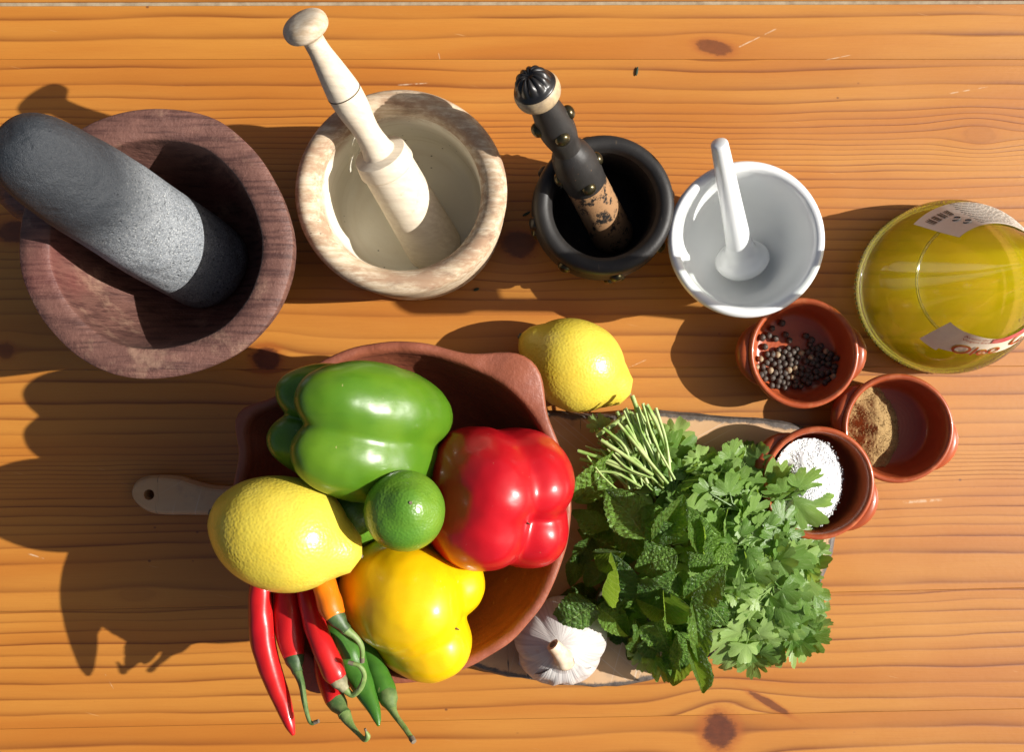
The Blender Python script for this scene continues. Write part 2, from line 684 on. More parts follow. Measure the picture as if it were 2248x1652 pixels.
def pepper_mat(name, c1, c2, c3):
    m = Mat(name)
    n = m.noise(26.0, 2.0, 0.5)
    n2 = m.noise(65.0, 3.0, 0.6)
    col = m.mix(n.step(0.35, 0.7), c1, c2)
    col = m.mix(n2.step(0.55, 0.8) * 0.3, col, c3)
    dot = m.voronoi(330.0).step(0.03, 0.09).rsub(1.0) * m.noise(90.0, 1.0).step(0.62, 0.66)
    col = m.mix(dot * 0.4, col, (0.7, 0.65, 0.5, 1))
    st = m.noise(1.0, 3.0, 0.6, m.scale(m.co(), 34, 150, 60))
    col = m.mix(st.step(0.55, 0.75) * 0.22, col, c3)
    scar = m.noise(1.0, 3.0, 0.7, m.scale(m.co(), 260, 90, 140)).step(0.73, 0.76)
    col = m.mix(scar * 0.35, col, (0.55, 0.42, 0.22, 1))
    return m.done(m.pbsdf(col, n2 * 0.12 + 0.26, m.bump(m.noise(40.0, 3.0) + m.noise(190.0, 2.0) * 0.12 + st * 0.25, 0.22, 0.0017), Coat_Weight=0.22, Coat_Roughness=0.12, Specular_IOR_Level=0.36,
                          Subsurface_Weight=0.25, Subsurface_Radius=(0.010, 0.006, 0.002), Subsurface_Scale=0.6))


def citrus(name, c1, c2, scale, tip=None):
    m = Mat(name)
    v = m.voronoi(scale, None, 'SMOOTH_F1')
    n = m.noise(30.0, 3.0)
    col = m.mix(n.step(0.3, 0.7), c1, c2)
    pore = v.step(0.05, 0.35).rsub(1.0)
    mk_ = m.noise(75.0, 4.0, 0.7).step(0.66, 0.74)
    col = m.mix(mk_ * 0.35, col, (c2[0] * 0.6, c2[1] * 0.5, c2[2] * 0.6, 1))
    col = m.mix(pore * 0.18, col, (c2[0] * 0.75, c2[1] * 0.68, c2[2] * 0.5, 1))
    big = m.noise(150.0, 2.0, 0.5)
    h = v * (m.noise(24.0, 2.0) * 1.5 + 0.1) + big * 0.5 + m.noise(45.0, 2.0) * 0.8
    return m.done(m.pbsdf(col, 0.36, m.bump(h, 0.32, 0.0010), Coat_Weight=0.25, Coat_Roughness=0.22,
                          Subsurface_Weight=0.1, Subsurface_Radius=(0.005, 0.004, 0.001), Subsurface_Scale=0.5))


def simple(name, c1, c2, rough=0.5, scale=60.0, bump=0.3, bd=0.0005, **kw):
    m = Mat(name)
    n = m.noise(scale, 4.0, 0.62)
    col = m.mix(n.step(0.3, 0.7), c1, c2)
    return m.done(m.pbsdf(col, rough, m.bump(n, bump, bd), **kw))


def leaf_mat(name, c_dark, c_light, c_vein, rough, veins):
    m = Mat(name)
    rnd = m.rand()
    uvx, uvy, _ = m.xyz(m.co("UV"))
    n = m.noise(70.0, 3.0, 0.6)
    base = m.mix(rnd, c_dark, c_light)
    base = m.mix(n.step(0.35, 0.7) * 0.35, base, c_light)
    s = (uvx - 0.5).abs() * 2.0
    if veins:
        lat = ((uvy - s * 0.30) * 9.0).fract() - 0.5
        vmask = lat.abs().step(0.36, 0.48)
        mid = s.step(0.02, 0.07).rsub(1.0)
        vm = vmask.max(mid)
        net = m.voronoi(26.0, m.vec(uvx * 0.8, uvy * 1.3, 0.0), 'DISTANCE_TO_EDGE').step(0.02, 0.10).rsub(1.0)
        vm = vm.max(net * 0.6)
        base = m.mix(vm * 0.6, base, c_vein)
        cell = m.voronoi(13.0, m.vec(uvx * 0.7, uvy * 1.25, rnd * 3.0), 'SMOOTH_F1')
        h = vm * -0.7 - cell * 1.6
        bumpn = m.bump(h, 1.0, 0.0026)
    else:
        an = m.noise(1.0, 2.0, 0.5, m.vec(uvx * 38.0, uvy * 3.0, 0.0))
        base = m.mix(an.step(0.5, 0.7) * 0.35, base, c_vein)
        bumpn = m.bump(an + n * 0.5, 0.35, 0.0008)
    p = m.pbsdf(base, rough, bumpn, Specular_IOR_Level=0.45)
    tr = m.new("ShaderNodeBsdfTranslucent")
    tcol = m.mix(0.5, base, (0.38, 0.52, 0.02, 1))
    m.lk(tcol, tr.inputs["Color"])
    return m.done(m.mixsh(0.46, p, E(m, tr.outputs[0])))


def board_mat():
    m = Mat("live_edge_board")
    co = m.co()
    e = m.attr("edge")
    g = m.noise(1.0, 4.0, 0.6, m.scale(co, 14, 120, 60))
    st = m.noise(46.0, 5.0, 0.7)
    col = m.mix(g, (0.56, 0.35, 0.175, 1), (0.45, 0.24, 0.105, 1))
    col = m.mix(st.step(0.55, 0.75) * 0.6, col, (0.23, 0.15, 0.10, 1))
    gr = m.noise(9.0, 3.0)
    col = m.mix(gr.step(0.5, 0.72) * 0.4, col, (0.58, 0.45, 0.31, 1))
    # knife marks
    for (ang, sd) in ((0.5, 1.0), (-0.7, 4.0), (1.3, 8.0)):
        x, y, z = m.xyz(co)
        a = x * math.cos(ang) + y * math.sin(ang)
        b = y * math.cos(ang) - x * math.sin(ang)
        k = m.noise(1.0, 1.0, 0.4, m.vec(a * 7.0, b * 620.0, sd)).step(0.70, 0.74)
        col = m.mix(k * 0.5, col, (0.60, 0.50, 0.40, 1))
    x, y, z = m.xyz(co)
    crack = m.noise(1.0, 2.0, 0.5, m.vec(x * 240.0, y * 9.0, 2.0)).step(0.66, 0.70)
    col = m.mix(crack * e.step(0.02, 0.3) * 0.95, col, (0.045, 0.045, 0.05, 1))
    nb = m.noise(90.0, 4.0, 0.7) - 0.5
    bark = (e + nb * 0.6).step(0.66, 0.84)
    bcol = m.mix(m.noise(150.0, 4.0, 0.7), (0.022, 0.019, 0.018, 1), (0.17, 0.135, 0.11, 1))
    col = m.mix(bark, col, bcol)
    return m.done(m.pbsdf(col, 0.6, m.bump(st * 0.5 + g * 0.3 - crack + nb * bark * 2.0, 0.5, 0.0012)))


def garlic_mat():
    m = Mat("garlic_skin")
    x, y, z = m.xyz(m.co())
    th = y._op('ARCTAN2', x)
    st = m.noise(1.0, 3.0, 0.6, m.vec(th * 9.0, z * 22.0, 0.0))
    st2 = m.noise(1.0, 2.0, 0.5, m.vec(th * 26.0, z * 30.0, 4.0))
    n = m.noise(70.0, 4.0, 0.6)
    col = m.mix(st.step(0.35, 0.7), (0.55, 0.53, 0.50, 1), (0.41, 0.37, 0.35, 1))
    col = m.mix(st2.step(0.60, 0.70) * 0.45, col, (0.46, 0.34, 0.33, 1))
    col = m.mix(n.step(0.62, 0.72) * 0.4, col, (0.42, 0.30, 0.22, 1))
    return m.done(m.pbsdf(col, 0.45, m.bump(st + st2 * 0.7 + n * 0.3, 0.45, 0.0012)))


def glass_mat():
    m = Mat("clear_glass")
    fr = m.new("ShaderNodeFresnel"); fr.inputs[0].default_value = 1.5
    n = m.noise(30.0, 2.0)
    bp = m.bump(n, 0.12, 0.002)
    m.lk(bp, fr.inputs["Normal"])
    tr = m.new("ShaderNodeBsdfTransparent"); tr.inputs[0].default_value = (0.95, 0.97, 0.94, 1)
    gl = m.new("ShaderNodeBsdfGlossy"); gl.inputs["Roughness"].default_value = 0.04
    m.lk(bp, gl.inputs["Normal"])
    return m.done(m.mixsh(E(m, fr.outputs[0]), E(m, tr.outputs[0]), E(m, gl.outputs[0])))


def oil_mat():
    m = Mat("olive_oil")
    fr = m.new("ShaderNodeFresnel"); fr.inputs[0].default_value = 1.3
    tr = m.new("ShaderNodeBsdfTransparent"); tr.inputs[0].default_value = (1.0, 0.97, 0.55, 1)
    gl = m.new("ShaderNodeBsdfGlossy"); gl.inputs["Roughness"].default_value = 0.05
    sc_ = m.new("ShaderNodeVolumeScatter")
    sc_.inputs["Color"].default_value = (1.0, 0.93, 0.02, 1)
    sc_.inputs["Density"].default_value = 20.0
    sc_.inputs["Anisotropy"].default_value = 0.15
    ab = m.new("ShaderNodeVolumeAbsorption")
    ab.inputs["Color"].default_value = (0.97, 0.76, 0.0, 1)
    ab.inputs["Density"].default_value = 5.0
    ad = m.new("ShaderNodeAddShader")
    m.nt.links.new(sc_.outputs[0], ad.inputs[0]); m.nt.links.new(ab.outputs[0], ad.inputs[1])
    m.nt.links.new(ad.outputs[0], m.out.inputs["Volume"])
    return m.done(m.mixsh(E(m, fr.outputs[0]), E(m, tr.outputs[0]), E(m, gl.outputs[0])))


MT = dict(
    brown=wood_brown(), pale=wood_pale(), hollow=hollow_wood(), pale_plain=wood_pale("pale_pestle_wood", False), black=black_wood(0.0),
    black_worn=black_wood(1.0), black_mid=black_wood(0.3), stone=stone(), porcelain=porcelain(), terracotta=terracotta(), clay=clay(),
    green_pepper=pepper_mat("green_pepper_skin", (0.066, 0.165, 0.008, 1), (0.112, 0.22, 0.011, 1), (0.034, 0.105, 0.008, 1)),
    red_pepper=pepper_mat("red_pepper_skin", (0.42, 0.005, 0.011, 1), (0.50, 0.007, 0.013, 1), (0.38, 0.006, 0.010, 1)),
    yellow_pepper=pepper_mat("yellow_pepper_skin", (0.78, 0.47, 0.003, 1), (0.80, 0.50, 0.003, 1), (0.79, 0.44, 0.003, 1)),
    chili_red=pepper_mat("red_chili_skin", (0.45, 0.006, 0.012, 1), (0.52, 0.014, 0.012, 1), (0.36, 0.004, 0.010, 1)),
    chili_orange=pepper_mat("orange_chili_skin", (0.70, 0.20, 0.006, 1), (0.66, 0.15, 0.006, 1), (0.5, 0.10, 0.006, 1)),
    chili_green=pepper_mat("green_chili_skin", (0.030, 0.115, 0.014, 1), (0.055, 0.16, 0.018, 1), (0.022, 0.08, 0.012, 1)),
    lemon=citrus("lemon_rind", (0.72, 0.58, 0.070, 1), (0.68, 0.50, 0.042, 1), 620.0),
    lime=citrus("lime_rind", (0.075, 0.20, 0.016, 1), (0.13, 0.25, 0.018, 1), 720.0),
    calyx=simple("pepper_calyx", (0.06, 0.12, 0.03, 1), (0.14, 0.20, 0.06, 1), 0.55, 160.0, 0.5),
    calyx_dark=simple("dark_calyx", (0.028, 0.060, 0.020, 1), (0.07, 0.12, 0.035, 1), 0.5, 160.0, 0.5),
    calyx_dry=simple("dry_calyx", (0.33, 0.30, 0.17, 1), (0.12, 0.11, 0.05, 1), 0.65, 200.0, 0.6),
    stem=simple("pepper_stem", (0.13, 0.22, 0.05, 1), (0.21, 0.27, 0.09, 1), 0.55, 240.0, 0.5),
    dry=simple("dry_stem_end", (0.10, 0.075, 0.05, 1), (0.20, 0.16, 0.11, 1), 0.8, 220.0, 0.5),
    board=board_mat(), glass=glass_mat(), oil=oil_mat(),
    mint=leaf_mat("mint_leaf", (0.065, 0.180, 0.024, 1), (0.23, 0.44, 0.062, 1), (0.33, 0.48, 0.14, 1), 0.36, True),
    coriander=leaf_mat("coriander_leaf", (0.075, 0.195, 0.020, 1), (0.34, 0.50, 0.15, 1), (0.42, 0.57, 0.24, 1), 0.30, False),
    mint_stem=simple("mint_stem", (0.075, 0.04, 0.04, 1), (0.10, 0.12, 0.05, 1), 0.6, 120.0, 0.3),
    herb_stem=simple("herb_stem", (0.20, 0.34, 0.06, 1), (0.46, 0.55, 0.22, 1), 0.4, 90.0, 0.25),
    herb_cut=simple("herb_stem_cut", (0.55, 0.62, 0.36, 1), (0.42, 0.52, 0.22, 1), 0.5, 300.0, 0.2),
    garlic=garlic_mat(),
    garlic_stem=simple("garlic_stalk", (0.80, 0.68, 0.52, 1), (0.60, 0.42, 0.26, 1), 0.6, 110.0, 0.4),
    stud=simple("dark_brass_stud", (0.05, 0.042, 0.025, 1), (0.115, 0.095, 0.045, 1), 0.28, 120.0, 0.3, Metallic=0.85),
    ivory=simple("worn_pale_ring", (0.50, 0.38, 0.22, 1), (0.27, 0.20, 0.13, 1), 0.5, 140.0, 0.5),
    capblack=simple("black_carved_cap", (0.008, 0.008, 0.009, 1), (0.016, 0.014, 0.013, 1), 0.36, 90.0, 0.3),
    line=simple("burnt_line", (0.05, 0.035, 0.02, 1), (0.09, 0.06, 0.03, 1), 0.8),
    peppercorn=simple("peppercorn_skin", (0.022, 0.017, 0.014, 1), (0.085, 0.062, 0.045, 1), 0.6, 420.0, 0.9, 0.0006),
    peppercorn_pale=simple("pale_peppercorn_skin", (0.20, 0.14, 0.08, 1), (0.36, 0.27, 0.16, 1), 0.6, 420.0, 0.9, 0.0006),
    cumin=simple("ground_cumin", (0.38, 0.245, 0.095, 1), (0.25, 0.15, 0.052, 1), 0.9, 900.0, 0.8, 0.0006),
    salt=simple("coarse_salt", (0.82, 0.82, 0.82, 1), (0.76, 0.76, 0.77, 1), 0.35, 300.0, 0.3, Subsurface_Weight=0.2,
                Subsurface_Radius=(0.002, 0.002, 0.002), Subsurface_Scale=0.5),
    label=simple("cream_paper", (0.82, 0.74, 0.58, 1), (0.76, 0.66, 0.50, 1), 0.55, 90.0, 0.1),
    label2=simple("grey_white_paper", (0.80, 0.76, 0.67, 1), (0.74, 0.70, 0.61, 1), 0.5, 60.0, 0.1),
    ink_red=simple("dark_red_ink", (0.33, 0.035, 0.015, 1), (0.42, 0.07, 0.02, 1), 0.5),
    ink_gold=simple("gold_ink", (0.62, 0.36, 0.06, 1), (0.55, 0.30, 0.05, 1), 0.5),
    ink_pink=simple("rose_ink", (0.55, 0.06, 0.07, 1), (0.62, 0.16, 0.15, 1), 0.5, 130.0),
    ink_dark=simple("dark_ink", (0.07, 0.06, 0.05, 1), (0.12, 0.10, 0.08, 1), 0.6),
    fill=simple("grey_joint_filler", (0.40, 0.31, 0.20, 1), (0.25, 0.18, 0.11, 1), 0.85, 90.0, 0.6),
    under=simple("table_underside", (0.20, 0.08, 0.02, 1), (0.16, 0.06, 0.02, 1), 0.7),
    scrap=simple("herb_scrap", (0.015, 0.03, 0.012, 1), (0.03, 0.05, 0.02, 1), 0.7),
)

# ------------------------------------------------------------------ the table
table = thing("table", "varnished orange pine table top of wide knotty planks", None, (0, 0, 0), None, "structure")


def joint(y, slope):
    return lambda x: y + slope * (x - CX)


J = [joint(-900, 0), joint(3, -0.002), joint(11, -0.002), joint(130, 0.0), joint(809, -0.004), joint(1318, -0.0235), joint(1580, -0.02), joint(2600, 0)]
GAP = 0.22


def plank(name, ja, jb, mat, z=0.0, depth=0.03):
    xs = np.linspace(-1900, 4150, 9)
    verts, faces = [], []
    bev = 0.7
    rows = []
    for (jf, off, dz) in ((ja, GAP, -depth), (ja, GAP, -0.00012), (ja, GAP + bev, 0), (jb, -GAP - bev, 0), (jb, -GAP, -0.00012), (jb, -GAP, -depth)):
        row = []
        for x in xs:
            row.append(len(verts))
            p = TB(x, jf(x) + off, z + dz)
            verts.append(p)
        rows.append(row)
    for a, b in zip(rows[:-1], rows[1:]):
        for i in range(len(xs) - 1):
            faces.append((a[i], b[i], b[i + 1], a[i + 1]))
    for i in range(len(xs) - 1):
        faces.append((rows[0][i], rows[0][i + 1], rows[-1][i + 1], rows[-1][i]))
    faces.append(tuple(r[0] for r in reversed(rows)))
    faces.append(tuple(r[-1] for r in rows))
    return build(name, verts, faces, mat, table, smooth=False)


dense = [1004, 1013, 1023, 1032, 1042, 1052, 1062, 1073]
plank("plank", J[0], J[1], pine("pine_edge_plank", -900, 3, list(range(-880, 3, 34)), 0.0, 1.3))
plank("joint_filler", J[1], J[2], MT["fill"], -0.0002)
plank("plank", J[2], J[3], pine("pine_narrow_plank", 0, 140, [36, 80], 0.003, 2.1, 0.015))
plank("plank", J[3], J[4], pine("pine_upper_plank", 120, 820, [150, 188, 219, 244, 262, 276, 290, 303, 315, 326, 338, 349, 361, 374, 390, 408, 430, 455, 482, 508, 533,
                                                               556, 582, 608, 634, 656, 690, 738, 775], 0.002, 4.7))
plank("plank", J[4], J[5], pine("pine_middle_plank", 795, 1340, [831, 876, 909, 941, 971, 989] + dense + [1089, 1107, 1127, 1145, 1163, 1188, 1222, 1290], 0.010, 6.2))
plank("plank", J[5], J[6], pine("pine_lower_plank", 1290, 1610, [1326, 1346, 1368, 1394, 1419, 1446, 1480, 1514, 1549, 1585], 0.021, 8.8))
plank("plank", J[6], J[7], pine("pine_bottom_plank", 1540, 2600, [1618, 1660, 1702, 1748, 1790, 1840, 1890, 1950, 2010, 2080, 2150, 2230, 2330, 2440], 0.024, 9.9))
ub = [TB(-1900, -900, -0.03), TB(4150, -900, -0.03), TB(4150, 2600, -0.03), TB(-1900, 2600, -0.03)]
ub = ub + [v - Vector((0, 0, 0.02)) for v in ub]
build("underframe", ub, [(0, 1, 2, 3), (7, 6, 5, 4), (0, 4, 5, 1), (1, 5, 6, 2), (2, 6, 7, 3), (3, 7, 4, 0)], MT["under"], table, smooth=False)

# ------------------------------------------------------------------ live-edge board
BZ = 0.015
outline_px = [(1170, 906), (1215, 904), (1330, 911), (1450, 905), (1560, 914), (1680, 922), (1760, 938), (1815, 975), (1842, 1040), (1846, 1120),
              (1833, 1190), (1818, 1255), (1775, 1320), (1690, 1385), (1560, 1446), (1450, 1490), (1330, 1512), (1200, 1502), (1060, 1474), (930, 1410),
              (790, 1310), (670, 1210), (590, 1158), (540, 1138), (490, 1132), (420, 1131), (345, 1130), (308, 1116), (287, 1088), (297, 1060),
              (330, 1047), (385, 1049), (430, 1062), (475, 1071), (530, 1066), (640, 1030), (800, 965), (980, 920)]
ol = catmull([(x, y) for x, y in outline_px] + [outline_px[0]], 5)[:-1]
on = len(ol)


def board_ring(inset, z, rough):
    out = []
    for i in range(on):
        p = np.array(ol[i]); a = np.array(ol[i - 1]); b = np.array(ol[(i + 1) % on])
        t = (b - a) / np.linalg.norm(b - a)
        nrm = np.array((-t[1], t[0]))       # clockwise outline in image rows -> inward
        x = p[0]
        handle = 1.0 if x > 560 else 0.15
        w = rough * handle * mnoise.noise(Vector((p[0] * 0.03, p[1] * 0.03, z * 50)))
        ins = inset if x > 640 else min(inset, 0.0028 + max(0.0, inset - 0.0028) * 0.25)
        q = p + nrm * (ins * PPM + w * PPM)
        out.append(PX(q[0], q[1], BZ) * 1.0)
        out[-1].z = z
    return out


board = thing("serving_board", "pale live-edge wooden board with bark rim and holed handle, under bowl and herbs", "board", PX(1300, 1200, 0))
rings = [board_ring(0.004, 0.0005, 0.001), board_ring(0.0, 0.004, 0.0016), board_ring(-0.0005, 0.011, 0.0014), board_ring(0.0012, BZ - 0.0006, 0.0008), board_ring(0.0028, BZ, 0.0004), board_ring(0.0130, BZ, 0.0)]
hole_c = PX(327, 1087, BZ)
HN = 20
hole_top = [hole_c + Vector((0.0036 * math.cos(2 * PI * i / HN), 0.0036 * math.sin(2 * PI * i / HN), 0)) for i in range(HN)]
bv = [v for r in rings for v in r]
be = [1.0] * on * 4 + [0.82] * on + [0.0] * on
for i, p in enumerate(bv):      # handle has no bark
    if p.x < PX(560, 0, BZ).x: be[i] *= 0.3
bf = []
for k in range(5):
    for i in range(on):
        j = (i + 1) % on
        bf.append((k * on + i, (k + 1) * on + i, (k + 1) * on + j, k * on + j))
nb0 = len(bv)
bv += hole_top + [p - Vector((0, 0, BZ - 0.0005)) for p in hole_top]
be += [0.0] * (2 * HN)
top = rings[5]
tri = tessellate_polygon([top, hole_top])
idx = [5 * on + i for i in range(on)] + [nb0 + i for i in range(HN)]
for t3 in tri:
    a, b, c = (bv[idx[q]] for q in t3)
    t3 = t3 if (b - a).cross(c - a).z > 0 else tuple(reversed(t3))
    bf.append(tuple(idx[q] for q in t3))
for i in range(HN):
    j = (i + 1) % HN
    bf.append((nb0 + i, nb0 + HN + i, nb0 + HN + j, nb0 + j))
bo = build("slab", bv, bf, MT["board"], board, smooth=False, attrs={"edge": be})

# ------------------------------------------------------------------ dark red wooden mortar and stone pestle
c0 = TB(463, 583)
mb = thing("wooden_mortar", "wide dark red-brown wooden mortar with rough flat rim, holding the stone pestle", "mortar", c0)


def brown_rf(th, r, z, i):
    w = smooth01(z / 0.09)
    n = mnoise.noise(Vector((math.cos(th) * 1.3, math.sin(th) * 1.3, 4.2)))
    n2 = mnoise.noise(Vector((math.cos(th) * 3.2, math.sin(th) * 3.2, z * 30)))
    f = 1 + w * (0.035 * n + 0.010 * n2)
    return r * f, z + w * 0.0035 * mnoise.noise(Vector((math.cos(th) * 1.1, math.sin(th) * 1.1, 9.1)))


prof = catmull([(0.044, 0.0), (0.052, 0.012), (0.066, 0.05), (0.0755, 0.088), (0.0785, 0.104)], 6)
prof += [(0.0788, 0.1080), (0.0790, 0.1100), (0.0783, 0.1108), (0.072, 0.1112), (0.066, 0.1110), (0.0622, 0.1104), (0.0614, 0.1096)]
prof += catmull([(0.0612, 0.107), (0.0595, 0.092), (0.053, 0.064), (0.040, 0.039), (0.022, 0.029), (0.0, 0.027)], 6)
v, f = lathe([(0.0, 0.0)] + prof, 96, brown_rf)
build("bowl", [p + c0 for p in v], f, MT["brown"], mb)
lp = [c0 + Vector((math.cos(R(158)) * r, math.sin(R(158)) * r, z)) for r, z in ((0.066, 0.086), (0.080, 0.088), (0.094, 0.088), (0.104, 0.086), (0.108, 0.085))]
v, f = tube(lp, [0.021, 0.019, 0.016, 0.012, 0.004], 14, True, 0.7)
build("handle", v, f, MT["brown"], mb)

A, B = TB(496, 603, 0.032), TB(312, 447, 0.170)
dist = (B - A).length
sp = [(0.0, -0.010), (0.015, -0.0095), (0.0235, -0.006), (0.0285, 0.002), (0.0298, 0.016), (0.0300, 0.04), (0.0292, 0.08), (0.0276, 0.115), (0.0264, dist - 0.028),
      (0.0240, dist - 0.008), (0.0190, dist + 0.005), (0.010, dist + 0.011), (0.0, dist + 0.012)]
v, f = lathe(catmull([(r_ * 0.95, z_) for r_, z_ in sp], 4), 56, lambda th, r, z, i: (r * (1 - 0.05 * math.cos(2 * th) + 0.035 * mnoise.noise(Vector((math.cos(th) * 1.2, math.sin(th) * 1.2, z * 22)))
                                                          + 0.008 * mnoise.noise(Vector((math.cos(th) * 6, math.sin(th) * 6, z * 150)))), z))
M = axis_matrix(A, B - A)
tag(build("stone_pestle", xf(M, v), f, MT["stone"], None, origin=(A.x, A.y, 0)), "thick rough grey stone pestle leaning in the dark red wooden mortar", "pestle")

# ------------------------------------------------------------------ pale turned mortar and pestle
c1 = TB(910, 472)
mp = thing("wooden_mortar", "pale turned wooden mortar with thick brown-stained rounded rim, holding the pale pestle", "mortar", c1)
foot = [(0.0, 0.0), (0.0575, 0.0), (0.0602, 0.002), (0.0610, 0.007), (0.0602, 0.012), (0.0588, 0.0138)]
body = [(0.0588, 0.0138)] + catmull([(0.0598, 0.0152), (0.0618, 0.030), (0.0628, 0.052), (0.0620, 0.072), (0.0612, 0.0765)], 5)
rim = catmull([(0.0612, 0.0765), (0.0628, 0.0790), (0.0640, 0.0835), (0.0626, 0.0882), (0.0585, 0.0908), (0.0535, 0.0900), (0.0500, 0.0868), (0.0482, 0.0828)], 5)
inner = catmull([(0.0482, 0.0828), (0.0478, 0.070), (0.0476, 0.045), (0.0462, 0.030), (0.0400, 0.0225), (0.016, 0.0205), (0.0, 0.020)], 6)
wob = lambda th, r, z, i: (r * (1 + 0.006 * mnoise.noise(Vector((math.cos(th) * 1.5, math.sin(th) * 1.5, z * 20)))), z)
for nm, pr in (("foot", foot), ("body", body), ("rim", rim), ("hollow", inner)):
    v, f = lathe(pr, 84, wob)
    build(nm, [Vector((p.x, p.y * 0.972, p.z)) + c1 for p in v], f, MT["hollow"] if nm == "hollow" else MT["pale"], mp)

A, B = TB(962, 556, 0.0225), TB(763, 215, 0.149)
pp = thing("wooden_pestle", "pale turned wooden pestle with round knob, standing in the pale mortar", "pestle", (A.x, A.y, 0))
ax = (B - A).normalized()
M = axis_matrix(A, ax)
L = (B - A).length
rows = prof_on_axis(A, B, [(684, 90, 48), (700, 115, 50), (722, 150, 62), (745, 188, 74), (757, 208, 77), (775, 240, 73), (790, 268, 63), (801, 289, 58), (812, 305, 60),
                           (823, 318, 70)])
head = prof_on_axis(A, B, [(836, 334, 120), (851, 364, 126), (854, 369, 117), (890, 425, 118), (940, 510, 122)])
hd = [(0.0, -0.0045), (0.012, -0.0040), (0.0172, -0.0020), (0.0184, 0.001), (0.0185, 0.006)] + [(r, s) for r, s in reversed(head[2:])]
v, f = lathe(hd, 48)
build("head", xf(M, v), f, MT["pale_plain"], pp)
cl = [(head[2][0], head[2][1]), (head[2][0] * 0.985, head[2][1] + 0.0006), (head[1][0] * 0.98, head[1][1] + 0.0002), (head[1][0] * 1.0, head[1][1] + 0.0010), (head[0][0], head[0][1] - 0.0016), (head[0][0] * 0.975, head[0][1] - 0.0002), (rows[-1][0] * 1.08, head[0][1] + 0.0014), (rows[-1][0], head[0][1] + 0.0030)]
v, f = lathe(cl, 48)
build("collar", xf(M, v), f, MT["pale_plain"], pp)
hs = [(rows[-1][0], head[0][1] + 0.0030)] + catmull([(r, s) for r, s in reversed(rows[:-1])], 5)
v, f = lathe(hs, 40)
build("handle", xf(M, v), f, MT["pale_plain"], pp)
s0 = rows[0][1]
r0 = rows[0][0]
kp = catmull([(r0, s0), (r0 * 1.2, s0 + 0.0020), (0.0118, s0 + 0.0048), (0.0130, s0 + 0.0078), (0.0124, s0 + 0.0110), (0.0098, s0 + 0.0133), (0.0050, s0 + 0.0144), (0.0, s0 + 0.0146)], 5)
v, f = lathe(kp, 40)
build("knob", xf(M, v), f, MT["pale_plain"], pp)
rl, sl = prof_on_axis(A, B, [(754, 203, 78)])[0]
v, f = lathe([(rl * 0.98, sl - 0.0004), (rl * 1.008, sl - 0.0003), (rl * 1.008, sl + 0.0003), (rl * 0.98, sl + 0.0004)], 40)
build("burnt_ring", xf(M, v), f, MT["line"], pp)

# ------------------------------------------------------------------ black studded mortar and pestle
c2 = TB(1307, 486)
mk = thing("wooden_mortar", "small black wooden mortar with round metal studs, holding the black studded pestle", "mortar", c2)
foot = [(0.0, 0.0), (0.029, 0.0), (0.0310, 0.003), (0.0300, 0.008), (0.0262, 0.0125)]
body = [(0.0262, 0.0125)] + catmull([(0.0268, 0.0135), (0.0370, 0.022), (0.0430, 0.034), (0.0448, 0.046), (0.0428, 0.056), (0.0416, 0.058)], 5)
rim = catmull([(0.0416, 0.058), (0.0432, 0.0600), (0.0439, 0.0640), (0.0425, 0.0685), (0.0390, 0.0702), (0.0352, 0.0690), (0.0328, 0.0655)], 5)
inner = catmull([(0.0328, 0.0655), (0.0318, 0.058), (0.0312, 0.040), (0.0285, 0.024), (0.018, 0.0165), (0.0, 0.0150)], 6)
for nm, pr in (("foot", foot), ("body", body), ("rim", rim), ("hollow", inner)):
    v, f = lathe(pr, 72)
    build(nm, [p + c2 for p in v], f, MT["black"] if nm != "hollow" else MT["black_mid"], mk)
dome_v, dome_f = lathe(catmull([(0.0045, -0.001), (0.0044, 0.0006), (0.0034, 0.0022), (0.0017, 0.0031), (0.0, 0.0034)], 3), 16)
stud_me = make_mesh("stud", dome_v, dome_f, MT["stud"])
stud_black = make_mesh("stud", dome_v, dome_f, MT["capblack"])
for k in range(8):
    a = R(12 + 45 * k)
    n = Vector((math.cos(a), math.sin(a), 0.12))
    P = c2 + Vector((math.cos(a) * 0.0440, math.sin(a) * 0.0440, 0.0500))
    place("stud", stud_me if k in (5, 6, 7) else stud_black, mk, axis_matrix(P, n))
fv, ff = lathe(catmull([(0.0066, -0.001), (0.0066, 0.0008), (0.0052, 0.0020), (0.0024, 0.0024), (0.0, 0.0026)], 4), 40,
               lambda th, r, z, i: (r * (1 + 0.10 * math.cos(8 * th) * min(1, r / 0.004)), z + 0.0005 * math.cos(8 * th) * min(1, r / 0.004)))
flow_me = make_mesh("flower_stud", fv, ff, MT["stud"])
for k, deg in enumerate((193, 283, 13, 103)):
    a = R(deg)
    n = Vector((math.cos(a), math.sin(a), -0.25))
    P = c2 + Vector((math.cos(a) * 0.0432, math.sin(a) * 0.0432, 0.0345))
    place("flower_stud", flow_me, mk, axis_matrix(P, n))

